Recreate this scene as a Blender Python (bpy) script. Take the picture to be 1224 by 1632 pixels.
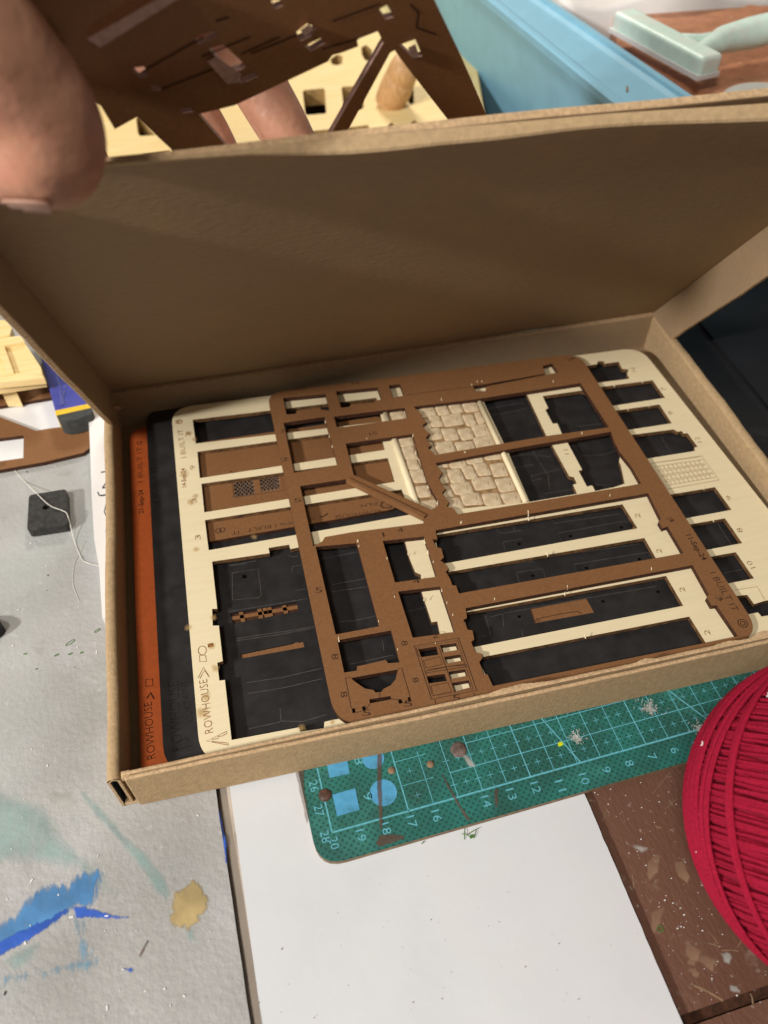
import bpy, bmesh, math, random
from mathutils import Vector, Matrix
from mathutils.geometry import tessellate_polygon
random.seed(7)
R = random.random
for o in list(bpy.data.objects): bpy.data.objects.remove(o)
SC = bpy.context.scene
COL = SC.collection
S = 0.01                                   # everything below is written in centimetres
# ------------------------------------------------------------------ camera
CAM = Vector((-0.9072, -10.4538, 30.6447)); EUL = (0.7060, -0.0005, -0.2716); FPX = 1274.17
cd = bpy.data.cameras.new('camera'); cam = bpy.data.objects.new('camera', cd); COL.objects.link(cam)
cam.location = CAM * S; cam.rotation_euler = EUL
cd.sensor_width = 36; cd.lens = 36 * FPX / 1632; cd.sensor_fit = 'AUTO'; cd.clip_start = 0.005; cd.clip_end = 30
cd.dof.use_dof = True; cd.dof.focus_distance = 0.325; cd.dof.aperture_fstop = 10
SC.camera = cam
# ------------------------------------------------------------------ light (indoors: one lamp front left, soft room light, added fill behind)
wd = bpy.data.worlds.new('World'); SC.world = wd; wd.use_nodes = True
wd.node_tree.nodes['Background'].inputs[0].default_value = (1.0, 0.90, 0.78, 1)
wd.node_tree.nodes['Background'].inputs[1].default_value = 0.175
def area(name, tocm, frm, size, power, color):
    l = bpy.data.lights.new(name, 'AREA'); l.shape = 'DISK'; l.size = size; l.energy = power; l.color = color
    o = bpy.data.objects.new(name, l); COL.objects.link(o)
    o.location = Vector(frm) * S
    o.rotation_euler = (Vector(tocm) - Vector(frm)).to_track_quat('-Z', 'Y').to_euler()
LDIR = Vector((-1.5, -0.57, 1.0)).normalized()
area('desk_lamp', (8, 10, 2), Vector((8, 10, 2)) + LDIR * 150, 0.10, 19, (1.0, 0.955, 0.90))
area('ceiling_light', (8, 8, 0), (-58, -58, 150), 0.30, 15, (1.0, 0.94, 0.86))
area('back_fill', (22, 60, 3), (30, 120, 85), 0.30, 8, (1.0, 0.92, 0.80))  # unseen fill light added to brighten the rack and bin
SC.view_settings.view_transform = 'Standard'; SC.view_settings.look = 'None'
SC.view_settings.exposure = 0; SC.view_settings.gamma = 1
SC.render.engine = 'CYCLES'
# ------------------------------------------------------------------ geometry of the place
RM = cam.rotation_euler.to_matrix()
def ray(x, y): return RM @ Vector(((x - 612) / FPX, -(y - 816) / FPX, -1))
def P(x, y, d): return CAM + ray(x, y) * d
def U(x, y, z):
    d = ray(x, y); q = CAM + d * ((z - CAM.z) / d.z); return Vector((q.x, q.y, z))
def Z(ox, oy, k, pts): return [(ox + x * k, oy + y * k) for x, y in pts]
BX, BY, YAW, BH, BW, BD, LA = -7.4966, 2.99, -0.0446, 2.46, 31.86, 21.73, 0.9598
def B(u, v, z=0.0):
    c, s = math.cos(YAW), math.sin(YAW); return Vector((BX + c * u - s * v, BY + s * u + c * v, z))
def LID(u, t, n=0.0):
    return B(u, BD - t * math.cos(LA) - n * math.sin(LA), BH + t * math.sin(LA) - n * math.cos(LA))
def onplane(o, e1, e2, x, y):
    m = Matrix((e1, e2, -ray(x, y))).transposed(); s = m.inverted() @ (CAM - o); return s
# ------------------------------------------------------------------ materials
def mat(name, col, rough=0.6, var=0.12, scale=300, bump=0.0, bscale=800, spec=0.3, col2=None, speck=None,
        sheen=0, metal=0, detail=4, aniso=None, trans=0, coat=0):
    m = bpy.data.materials.new(name); m.use_nodes = True; nt = m.node_tree; N = nt.nodes; L = nt.links
    b = N['Principled BSDF']; b.inputs['Roughness'].default_value = rough; b.inputs['Metallic'].default_value = metal
    b.inputs['Specular IOR Level'].default_value = spec
    if sheen: b.inputs['Sheen Weight'].default_value = sheen
    if trans: b.inputs['Transmission Weight'].default_value = trans
    if coat: b.inputs['Coat Weight'].default_value = coat
    tc = N.new('ShaderNodeTexCoord'); vec = tc.outputs['Object']
    if aniso:
        mp = N.new('ShaderNodeMapping'); mp.inputs['Scale'].default_value = aniso[:3]
        mp.inputs['Rotation'].default_value = (0, 0, aniso[3] if len(aniso) > 3 else 0)
        L.new(vec, mp.inputs[0]); vec = mp.outputs[0]
    n = N.new('ShaderNodeTexNoise'); n.inputs['Scale'].default_value = scale; n.inputs['Detail'].default_value = detail
    L.new(vec, n.inputs['Vector'])
    cr = N.new('ShaderNodeValToRGB'); e = cr.color_ramp.elements
    c2 = col2 or tuple(min(1, c * (1 + var)) for c in col)
    c1 = col if col2 else tuple(c * (1 - var) for c in col)
    e[0].position = 0.32; e[1].position = 0.68; e[0].color = (*c1, 1); e[1].color = (*c2, 1)
    L.new(n.outputs[0], cr.inputs[0]); out = cr.outputs[0]
    for sp in (speck or []):               # (scale, threshold, softness, colour, amount)
        v = N.new('ShaderNodeTexNoise'); v.inputs['Scale'].default_value = sp[0]; v.inputs['Detail'].default_value = 5
        v.inputs['Roughness'].default_value = 0.65
        L.new(tc.outputs['Object'] if len(sp) < 6 else vec, v.inputs['Vector'])
        r = N.new('ShaderNodeMapRange'); r.inputs[1].default_value = sp[1]; r.inputs[2].default_value = sp[1] + sp[2]
        r.inputs[4].default_value = sp[4]; L.new(v.outputs[0], r.inputs[0])
        mx = N.new('ShaderNodeMixRGB'); mx.inputs[2].default_value = (*sp[3], 1)
        L.new(r.outputs[0], mx.inputs[0]); L.new(out, mx.inputs[1]); out = mx.outputs[0]
    L.new(out, b.inputs['Base Color'])
    if bump:
        bn = N.new('ShaderNodeTexNoise'); bn.inputs['Scale'].default_value = bscale; bn.inputs['Detail'].default_value = 6
        L.new(vec, bn.inputs['Vector'])
        bp = N.new('ShaderNodeBump'); bp.inputs['Strength'].default_value = bump; bp.inputs['Distance'].default_value = 0.0006
        L.new(bn.outputs[0], bp.inputs['Height']); L.new(bp.outputs[0], b.inputs['Normal'])
    return m
M = {}
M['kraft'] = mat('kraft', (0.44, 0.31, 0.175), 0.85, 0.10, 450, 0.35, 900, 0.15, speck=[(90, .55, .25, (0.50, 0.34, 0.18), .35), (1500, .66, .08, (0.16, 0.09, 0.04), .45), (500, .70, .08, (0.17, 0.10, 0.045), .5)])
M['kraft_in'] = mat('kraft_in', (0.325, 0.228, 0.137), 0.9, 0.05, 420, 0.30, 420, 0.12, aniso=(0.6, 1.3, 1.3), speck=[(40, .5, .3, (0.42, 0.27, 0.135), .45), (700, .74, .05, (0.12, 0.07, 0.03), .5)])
M['kraft_edge'] = mat('kraft_edge', (0.52, 0.36, 0.21), 0.9, 0.18, 700, 0.5, 900, 0.1)
M['brown'] = mat('brown', (0.215, 0.100, 0.040), 0.62, 0.10, 900, 0.12, 1500, 0.3, speck=[(60, .5, .3, (0.25, 0.12, 0.05), .4)])
M['burnt'] = mat('burnt', (0.050, 0.018, 0.008), 0.8, 0.4, 500)
M['burnt_cream'] = mat('burnt_cream', (0.13, 0.065, 0.025), 0.8, 0.5, 350)
M['cream'] = mat('cream', (0.79, 0.68, 0.45), 0.55, 0.028, 90, 0.10, 500, 0.35, aniso=(0.5, 5, 1, 0.1), speck=[(55, .55, .25, (0.72, 0.56, 0.30), .22), (900, .72, .06, (0.45, 0.30, 0.13), .25)])
M['black'] = mat('black', (0.022, 0.021, 0.022), 0.42, 0.25, 150, 0.05, 900, 0.45, speck=[(500, .73, .05, (0.12, 0.11, 0.10), .35)])
M['black_edge'] = mat('black_edge', (0.010, 0.009, 0.009), 0.7, 0.2, 300)
M['black_line'] = mat('black_line', (0.085, 0.078, 0.07), 0.5, 0.3, 300)
M['orange'] = mat('orange', (0.58, 0.125, 0.030), 0.55, 0.08, 600, 0.08, 1200, 0.3)
M['orange_edge'] = mat('orange_edge', (0.06, 0.014, 0.006), 0.8, 0.3, 300)
M['ink'] = mat('ink', (0.035, 0.013, 0.007), 0.8, 0.5, 900)
M['ink_cream'] = mat('ink_cream', (0.26, 0.12, 0.035), 0.8, 0.6, 900)
M['blobgrey'] = mat('blobgrey', (0.13, 0.095, 0.085), 0.5, 0.5, 250, 0.5, 400)
M['mesh_line'] = mat('mesh_line', (0.26, 0.16, 0.10), 0.7, 0.3, 300)
M['stone'] = mat('stone', (0.52, 0.39, 0.24), 0.8, 0.10, 250, 0.4, 900, 0.2, col2=(0.68, 0.56, 0.38), speck=[(620, .60, .06, (0.27, 0.16, 0.08), .75)])
M['groove'] = mat('groove', (0.30, 0.18, 0.085), 0.85, 0.4, 350)
M['grey'] = mat('grey', (0.32, 0.315, 0.305), 0.62, 0.10, 22, 0.7, 420, 0.35, col2=(0.42, 0.418, 0.41), speck=[(9, .5, .25, (0.35, 0.43, 0.42), .35), (14, .54, .2, (0.50, 0.51, 0.53), .6), (220, .60, .14, (0.55, 0.56, 0.57), .4), (60, .62, .12, (0.24, 0.235, 0.225), .5), (900, .72, .05, (0.75, 0.75, 0.75), .5)])
M['white'] = mat('white', (0.62, 0.645, 0.67), 0.6, 0.025, 30, 0.12, 200, 0.3, speck=[(300, .71, .04, (0.50, 0.48, 0.45), .6), (25, .52, .2, (0.62, 0.64, 0.65), .6), (6, .5, .3, (0.70, 0.71, 0.71), .7)])
M['beige'] = mat('beige', (0.52, 0.45, 0.38), 0.8, 0.06, 100, 0.2, 500)
M['desk'] = mat('desk', (0.115, 0.052, 0.033), 0.42, 0.3, 14, 0.5, 500, 0.4, col2=(0.160, 0.080, 0.053), aniso=(1.4, 0.6, 1, 0.4), speck=[(22, .57, .10, (0.25, 0.155, 0.11), .6), (60, .60, .10, (0.30, 0.22, 0.17), .5), (300, .62, .08, (0.48, 0.42, 0.37), .5), (900, .66, .05, (0.03, 0.015, 0.01), .6)])
M['tan'] = mat('tan', (0.24, 0.155, 0.09), 0.7, 0.3, 400)
M['red'] = mat('red', (0.32, 0.009, 0.033), 0.85, 0.22, 1500, 0.6, 2500, 0.12)
M['red_dark'] = mat('red_dark', (0.20, 0.004, 0.020), 0.9, 0.2, 500)
M['wood'] = mat('wood', (0.80, 0.58, 0.24), 0.5, 0.1, 60, 0.1, 300, 0.35, col2=(0.88, 0.69, 0.36), aniso=(0.5, 9, 4, 0.12))
M['wood_in'] = mat('wood_in', (0.42, 0.27, 0.10), 0.7, 0.2, 200)
M['peg'] = mat('peg', (0.54, 0.32, 0.15), 0.5, 0.2, 250, 0.15, 700, 0.4, aniso=(3, 3, .6))
M['bin'] = mat('bin', (0.21, 0.46, 0.62), 0.62, 0.05, 60, 0.05, 300, 0.5)
M['bin_in'] = mat('bin_in', (0.21, 0.46, 0.62), 0.62, 0.05, 60, 0.05, 300, 0.5)
M['mint'] = mat('mint', (0.70, 0.90, 0.82), 0.4, 0.06, 150, 0.1, 400, 0.5, speck=[(60, .52, .1, (0.80, 0.80, 0.74), .6)])
M['clay'] = mat('clay', (0.48, 0.21, 0.11), 0.5, 0.15, 90, 0.8, 260, 0.4, speck=[(120, .62, .06, (0.70, 0.45, 0.33), .6), (50, .6, .1, (0.28, 0.10, 0.045), .6)])
M['paper'] = mat('paper', (0.78, 0.78, 0.78), 0.6, 0.03, 60, 0.1, 200)
M['cloth'] = mat('cloth', (0.74, 0.71, 0.70), 0.7, 0.06, 40, 0.1, 200)
M['magnet'] = mat('magnet', (0.030, 0.029, 0.028), 0.65, 0.4, 500, 0.4, 900, 0.4, speck=[(400, .64, .08, (0.12, 0.115, 0.11), .5)])
M['blue'] = mat('blue', (0.040, 0.050, 0.26), 0.5, 0.25, 90, 0.4, 200, 0.4, col2=(0.065, 0.075, 0.35))
M['yellow'] = mat('yellow', (0.75, 0.50, 0.04), 0.5, 0.1)
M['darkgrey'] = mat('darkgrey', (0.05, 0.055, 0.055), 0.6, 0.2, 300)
M['plastic'] = mat('plastic', (0.010, 0.010, 0.012), 0.55, 0.5, 12, 0.1, 300, 0.3, speck=[(40, .62, .1, (0.03, 0.032, 0.035), .6)])
M['steel'] = mat('steel', (0.55, 0.50, 0.38), 0.28, 0.2, 100, metal=1)
M['thread'] = mat('thread', (0.70, 0.68, 0.62), 0.8)
M['disc'] = mat('disc', (0.55, 0.56, 0.52), 0.3, 0.05, 100, coat=.3)
M['letters'] = mat('letters', (0.03, 0.04, 0.05), 0.6)
M['matline'] = mat('matline', (0.11, 0.39, 0.47), 0.6, 0.2, 700, speck=[(160, .60, .1, (0.05, 0.22, 0.19), .55)])
M['matshape'] = mat('matshape', (0.08, 0.32, 0.54), 0.6, 0.12, 300, speck=[(260, .62, .08, (0.3, 0.42, 0.48), .5), (90, .55, .1, (0.04, 0.16, 0.20), .6)])
M['stain'] = mat('stain', (0.085, 0.045, 0.032), 0.5, 0.5, 600)
M['skin'] = mat('skin', (0.45, 0.225, 0.145), 0.5, 0.08, 150, 0.25, 500, 0.4, speck=[(45, .5, .25, (0.52, 0.19, 0.135), .7), (500, .60, .06, (0.30, 0.13, 0.08), .35)])
M['skin'].node_tree.nodes['Principled BSDF'].inputs['Subsurface Weight'].default_value = 0.12
M['skin'].node_tree.nodes['Principled BSDF'].inputs['Subsurface Radius'].default_value = (0.01, 0.004, 0.002)
M['skin'].node_tree.nodes['Principled BSDF'].inputs['Subsurface Scale'].default_value = 0.3
def creases(m, sc, st):
    nt = m.node_tree; N = nt.nodes; L = nt.links; b = N['Principled BSDF']
    tc = N.new('ShaderNodeTexCoord'); mp = N.new('ShaderNodeMapping'); mp.inputs['Scale'].default_value = (1, 1, 1); mp.inputs['Rotation'].default_value = (0.6, 0.5, 0.9)
    w = N.new('ShaderNodeTexWave'); w.inputs['Scale'].default_value = sc; w.inputs['Distortion'].default_value = 6; w.inputs['Detail'].default_value = 3; w.inputs['Detail Scale'].default_value = 1.5
    L.new(tc.outputs['Object'], mp.inputs[0]); L.new(mp.outputs[0], w.inputs['Vector'])
    bp = N.new('ShaderNodeBump'); bp.inputs['Strength'].default_value = st; bp.inputs['Distance'].default_value = .0012
    L.new(w.outputs[0], bp.inputs['Height']); old = b.inputs['Normal'].links[0].from_socket; L.new(old, bp.inputs['Normal']); L.new(bp.outputs[0], b.inputs['Normal'])
creases(M['skin'], 42, .28)
M['nail'] = mat('nail', (0.44, 0.25, 0.18), 0.5, 0.08, 200, spec=.5)
M['green_bit'] = mat('green_bit', (0.06, 0.17, 0.03), 0.7)
M['lime'] = mat('lime', (0.55, 0.65, 0.02), 0.6)
def paintmat(name, col, amount, sc=(220, 90, 100), rot=0.4, thr=0.42, low=.25, edge=.9):
    """thin paint or dirt: covers by how deep a point lies inside the mark (attribute 'depth'), broken up by brush-like noise"""
    m = mat(name, col, 0.5, 0.30, 60, 0.3, 300, 0.35); nt = m.node_tree; N = nt.nodes; L = nt.links
    tc = N.new('ShaderNodeTexCoord'); mp = N.new('ShaderNodeMapping'); mp.inputs['Scale'].default_value = sc
    mp.inputs['Rotation'].default_value = (0, 0, rot); n = N.new('ShaderNodeTexNoise'); n.inputs['Scale'].default_value = 1
    n.inputs['Detail'].default_value = 6; n.inputs['Roughness'].default_value = 0.65
    L.new(tc.outputs['Object'], mp.inputs[0]); L.new(mp.outputs[0], n.inputs['Vector'])
    at = N.new('ShaderNodeAttribute'); at.attribute_name = 'depth'
    ma = N.new('ShaderNodeMath'); ma.operation = 'MULTIPLY_ADD'; ma.inputs[1].default_value = edge; L.new(at.outputs['Fac'], ma.inputs[0]); L.new(n.outputs[0], ma.inputs[2])
    r = N.new('ShaderNodeMapRange'); r.inputs[1].default_value = .50; r.inputs[2].default_value = .50 + thr * .9
    r.inputs[3].default_value = 0; r.inputs[4].default_value = amount
    L.new(ma.outputs[0], r.inputs[0]); L.new(r.outputs[0], N['Principled BSDF'].inputs['Alpha'])
    return m
def soft(name, pts, m, parent, z, feather=.18):
    """a mark on a surface: a fine sheet whose points carry their depth inside the outline"""
    P2 = [(p[0], p[1]) for p in pts]; n = len(P2); pad = feather
    x0 = min(p[0] for p in P2) - pad; x1 = max(p[0] for p in P2) + pad; y0 = min(p[1] for p in P2) - pad; y1 = max(p[1] for p in P2) + pad
    h = max(.05, max(x1 - x0, y1 - y0) / 70); nx = int((x1 - x0) / h) + 2; ny = int((y1 - y0) / h) + 2
    vs = []; dp = []
    for i in range(nx):
        for j in range(ny):
            x, y = x0 + i * h, y0 + j * h; ins = False; d2 = 1e9
            for k in range(n):
                (ax, ay), (bx, by) = P2[k], P2[(k + 1) % n]
                if (ay > y) != (by > y) and x < (bx - ax) * (y - ay) / (by - ay) + ax: ins = not ins
                ex_, ey_ = bx - ax, by - ay; t = max(0, min(1, ((x - ax) * ex_ + (y - ay) * ey_) / (ex_ * ex_ + ey_ * ey_ + 1e-12)))
                q = (x - ax - t * ex_) ** 2 + (y - ay - t * ey_) ** 2
                if q < d2: d2 = q
            d = math.sqrt(d2) * (1 if ins else -1); vs.append((x, y, z)); dp.append(max(-1, min(1, d / feather)))
    fs = []
    for i in range(nx - 1):
        for j in range(ny - 1):
            q = (i * ny + j, (i + 1) * ny + j, (i + 1) * ny + j + 1, i * ny + j + 1)
            if max(dp[k] for k in q) > -.95: fs.append(q)
    used = sorted({k for f in fs for k in f}); mp = {k: a for a, k in enumerate(used)}
    o = link(name, [vs[k] for k in used], [tuple(mp[k] for k in f) for f in fs], m, parent)
    at = o.data.attributes.new('depth', 'FLOAT', 'POINT'); at.data.foreach_set('value', [dp[k] for k in used])
    return o
M['p_blue'] = paintmat('p_blue', (0.08, 0.25, 0.52), 0.85, sc=(420, 110, 100), rot=-.5, thr=.28, edge=.32)
M['p_deep'] = paintmat('p_deep', (0.035, 0.12, 0.55), 0.85, sc=(420, 110, 100), rot=-.5, thr=.25, edge=.38)
M['p_teal'] = paintmat('p_teal', (0.25, 0.46, 0.44), 0.5, thr=.9, edge=.5)
M['p_cyan'] = paintmat('p_cyan', (0.12, 0.33, 0.50), 0.75, sc=(380, 110, 100), rot=.2, thr=.35, edge=.22)
M['p_ochre'] = paintmat('p_ochre', (0.42, 0.32, 0.15), 0.92, sc=(260, 260, 100), thr=.35, edge=.75)
M['p_scuff'] = paintmat('p_scuff', (0.33, 0.20, 0.13), 0.6, sc=(250, 250, 100), thr=.42, low=.2)
M['p_dirt'] = paintmat('p_dirt', (0.13, 0.075, 0.055), 0.6, sc=(300, 300, 100), thr=.40)
M['p_dust'] = paintmat('p_dust', (0.5, 0.5, 0.47), 0.55, sc=(260, 260, 100), thr=.46)
M['scorch'] = paintmat('scorch', (0.55, 0.36, 0.14), 0.45, sc=(300, 300, 100), thr=.8)
# cutting mat: green with rows of tiny dark dimples
def green():
    m = mat('mat_green', (0.020, 0.100, 0.082), 0.5, 0.2, 60, 0.15, 900, 0.4, col2=(0.022, 0.165, 0.140),
            speck=[(25, .56, .12, (0.045, 0.25, 0.21), .7), (12, .5, .3, (0.05, 0.12, 0.10), .6), (300, .68, .07, (0.35, 0.42, 0.38), .4), (45, .62, .1, (0.05, 0.06, 0.045), .6)])
    nt = m.node_tree; N = nt.nodes; L = nt.links; b = N['Principled BSDF']
    old = b.inputs['Base Color'].links[0].from_socket
    tc = N.new('ShaderNodeTexCoord'); mp = N.new('ShaderNodeMapping'); mp.inputs['Scale'].default_value = (520, 520, 1); mp.inputs['Rotation'].default_value = (0, 0, .785)
    v = N.new('ShaderNodeTexVoronoi'); v.inputs['Scale'].default_value = 1; v.inputs['Randomness'].default_value = 0.12
    L.new(tc.outputs['Object'], mp.inputs[0]); L.new(mp.outputs[0], v.inputs['Vector'])
    r = N.new('ShaderNodeMapRange'); r.inputs[1].default_value = .22; r.inputs[2].default_value = .34; r.inputs[3].default_value = .62; r.inputs[4].default_value = 0
    L.new(v.outputs['Distance'], r.inputs[0])
    mx = N.new('ShaderNodeMixRGB'); mx.inputs[2].default_value = (0.008, 0.04, 0.032, 1)
    L.new(r.outputs[0], mx.inputs[0]); L.new(old, mx.inputs[1]); L.new(mx.outputs[0], b.inputs['Base Color'])
    return m
M['green'] = green()
# ------------------------------------------------------------------ object helpers
ORG = {}
def link(name, verts, faces, mats, parent=None, fm=None, smooth=False):
    xs = [v[0] for v in verts]; ys = [v[1] for v in verts]; zs = [v[2] for v in verts]
    o0 = Vector(((min(xs) + max(xs)) / 2, (min(ys) + max(ys)) / 2, min(zs)))
    me = bpy.data.meshes.new(name)
    me.from_pydata([(Vector(v) - o0) * S for v in verts], [], faces)
    if not isinstance(mats, (list, tuple)): mats = [mats]
    for m in mats: me.materials.append(M[m])
    if fm: me.polygons.foreach_set('material_index', fm)
    if smooth: me.polygons.foreach_set('use_smooth', [True] * len(faces))
    me.update(); me.validate()
    o = bpy.data.objects.new(name, me); COL.objects.link(o); ORG[o] = o0
    if parent: o.parent = parent; o.location = (o0 - ORG[parent]) * S
    else: o.location = o0 * S
    return o
def empty(name, at):
    o = bpy.data.objects.new(name, None); COL.objects.link(o); o.empty_display_size = .01
    o.location = Vector(at) * S; ORG[o] = Vector(at); return o
def tag(o, label=None, cat=None, group=None, kind=None):
    if label: o['label'] = label
    if cat: o['category'] = cat
    if group: o['group'] = group
    if kind: o['kind'] = kind
    return o
class MB:
    def __init__(s): s.v = []; s.f = []; s.m = []; s.c = []; s.kind = 'engraved_line'
    def add(s, v, f, m=0):
        s.c.append((len(s.v), len(s.f), s.kind))
        k = len(s.v); s.v += [tuple(a) for a in v]; s.f += [tuple(i + k for i in q) for q in f]; s.m += [m] * len(f)
    def box8(s, p, m=0): s.add(p, [(0, 3, 2, 1), (4, 5, 6, 7), (0, 1, 5, 4), (1, 2, 6, 5), (2, 3, 7, 6), (3, 0, 4, 7)], m)
    def slab(s, o, a, b, c, m=0):
        o, a, b, c = map(Vector, (o, a, b, c)); s.box8([o, o + a, o + a + b, o + b, o + c, o + a + c, o + a + b + c, o + b + c], m)
    def ribbon(s, pts, w, m=0, closed=False):
        n = len(pts); L_, R_ = [], []
        for i in range(n):
            a = pts[(i - 1) % n] if (closed or i > 0) else pts[i]; b = pts[(i + 1) % n] if (closed or i < n - 1) else pts[i]
            d = Vector((b[0] - a[0], b[1] - a[1], 0)); d = d.normalized() if d.length else Vector((1, 0, 0))
            q = Vector((-d.y, d.x, 0)) * w / 2; p = Vector(pts[i]); L_.append(p + q); R_.append(p - q)
        k = n if closed else n - 1
        s.add(L_ + R_, [(i, n + i, n + (i + 1) % n, (i + 1) % n) for i in range(k)], m)
    def tube(s, pts, r, n=8, m=0, closed=False):
        pts = [Vector(p) for p in pts]; N = len(pts); vs = []; up = Vector((0.13, 0.21, 1)).normalized()
        rr = r if isinstance(r, (list, tuple)) else [r] * N
        for i, p in enumerate(pts):
            a = pts[(i - 1) % N] if (closed or i > 0) else p; b = pts[(i + 1) % N] if (closed or i < N - 1) else p
            d = (b - a).normalized(); x = d.cross(up)
            if x.length < .05: x = d.cross(Vector((1, 0, 0)))
            x.normalize(); y = d.cross(x)
            for j in range(n):
                t = 2 * math.pi * j / n; vs.append(p + (x * math.cos(t) + y * math.sin(t)) * rr[i])
        f = []
        for i in range(N if closed else N - 1):
            i2 = (i + 1) % N
            for j in range(n): f.append((i * n + j, i * n + (j + 1) % n, i2 * n + (j + 1) % n, i2 * n + j))
        if not closed: f.append(tuple(range(n))[::-1]); f.append(tuple((N - 1) * n + j for j in range(n)))
        s.add(vs, f, m)
    def poly(s, pts, m=0):
        pts = [Vector(p) for p in pts]
        fs = []
        for t in tessellate_polygon([pts]):
            a, b, c = (pts[i] for i in t); fs.append(tuple(t) if (b - a).cross(c - a).z > 0 else tuple(t)[::-1])
        s.add(pts, fs, m)
    def prism(s, pts, dz, m=0, ms=None):          # pts = top outline, dz = thickness vector (down)
        cutshape(s, [Vector(p) for p in pts], [], Vector(dz), m, m if ms is None else ms)
    def parts(s, name, mats, parent):
        """every word, line or mark as a part of its own"""
        c = s.c + [(len(s.v), len(s.f), '')]
        for (v0, f0, kd), (v1, f1, _) in zip(c, c[1:]):
            link(name or kd, s.v[v0:v1], [tuple(i - v0 for i in q) for q in s.f[f0:f1]], mats, parent, s.m[f0:f1])
    def obj(s, name, mats, parent=None, smooth=False): return link(name, s.v, s.f, mats, parent, s.m, smooth)
def area2(p): return sum(p[i].x * p[(i + 1) % len(p)].y - p[(i + 1) % len(p)].x * p[i].y for i in range(len(p)))
def cutshape(mb, outer, holes, dz, mt=0, ms=1, flat=None):
    fl = (lambda v: Vector((v.x, v.y, 0))) if flat is None else flat
    loops = [outer] + holes; fl2 = [[fl(v) for v in l] for l in loops]
    allp = [v for l in loops for v in l]; n = len(allp)
    tris = [t for t in tessellate_polygon(fl2)]
    fs = []
    ff = [v for l in fl2 for v in l]
    for t in tris:
        a, b, c = (ff[i] for i in t)
        if (b - a).cross(c - a).z < 0: t = (t[0], t[2], t[1])
        fs.append(tuple(t))
    k = len(mb.v); mb.v += [tuple(v) for v in allp] + [tuple(v + dz) for v in allp]
    for t in fs: mb.f.append(tuple(k + i for i in t)); mb.m.append(mt)
    for t in fs: mb.f.append(tuple(k + n + i for i in reversed(t))); mb.m.append(mt)
    base = 0
    for li, l in enumerate(fl2):
        m = len(l); ccw = area2(l) > 0
        for i in range(m):
            a, b = base + i, base + (i + 1) % m
            q = (a, a + n, b + n, b) if ccw == (li == 0) else (b, b + n, a + n, a)
            mb.f.append(tuple(k + x for x in q)); mb.m.append(ms)
        base += m
def rnd(pts, rad, seg=6):
    """round the corners of an outline; rad = one radius or a list"""
    n = len(pts); out = []
    for i in range(n):
        r = rad[i] if isinstance(rad, (list, tuple)) else rad
        p = Vector(pts[i])
        if r <= 0: out.append(p); continue
        a = (Vector(pts[i - 1]) - p); b = (Vector(pts[(i + 1) % n]) - p)
        d = min(r, a.length * .45, b.length * .45); a = p + a.normalized() * d; b = p + b.normalized() * d
        for k in range(seg + 1):
            t = k / seg; out.append(a * (1 - t) ** 2 + p * (2 * t * (1 - t)) + b * t * t)
    return out
def W(pts, z): return [U(x, y, z) for x, y in pts]
LIFT = 0.008
def text(mb, s, p0, p1, z, h=None, m=0, mirror=False, side=1, thin=1.0):
    """lettering laid from pixel p0 to p1 on the level z"""
    a, b = U(*p0, z + LIFT), U(*p1, z + LIFT)
    c = bpy.data.curves.new('t', 'FONT'); c.body = s; c.size = 1; c.resolution_u = 2; c.offset = -0.012 * thin
    o = bpy.data.objects.new('t', c); COL.objects.link(o)
    dg = bpy.context.evaluated_depsgraph_get(); me = o.evaluated_get(dg).to_mesh()
    vs = [v.co.copy() for v in me.vertices]; fs = [tuple(p.vertices) for p in me.polygons]
    bpy.data.objects.remove(o)
    if not vs: return
    x0 = min(v.x for v in vs); x1 = max(v.x for v in vs); y1 = max(v.y for v in vs)
    ex = (b - a); L_ = ex.length; ex.normalize(); ey = Vector((-ex.y, ex.x, 0)) * side
    kx = L_ / (x1 - x0); ky = h / y1 if h else kx
    q = [a + ex * ((v.x - x0) * kx) + ey * (v.y * ky) for v in vs]
    if side < 0 or mirror: fs = [tuple(reversed(f)) for f in fs]
    mb.kind = 'engraved_word'; mb.add(q, fs, m); mb.kind = 'engraved_line'
def wob(pts, z, w, mb, m=0, closed=False): mb.ribbon([U(x, y, z + LIFT) for x, y in pts], w, m, closed)

# ================================================================== desk and boards
d = MB()
d.slab((-70, -8.75, -3.6), (150, 0, 0), (0, 180, 0), (0, 0, 3.0))
desk = tag(d.obj('desk_top', 'desk'), kind='structure')
d = MB(); d.slab((-70, -9.05, -3.9), (150, 0, 0), (0, .3, 0), (0, 0, 2.9)); tag(d.obj('desk_groove', 'burnt'), kind='structure')
d = MB(); d.slab((-70, -30, -4.2), (150, 0, 0), (0, 20.9, 0), (0, 0, 3.35)); tag(d.obj('desk_front_rail', 'desk'), kind='structure')
d = MB(); d.slab((-300, -300, -75), (600, 0, 0), (0, 600, 0), (0, 0, 1)); tag(d.obj('floor', 'darkgrey'), kind='structure')
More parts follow.
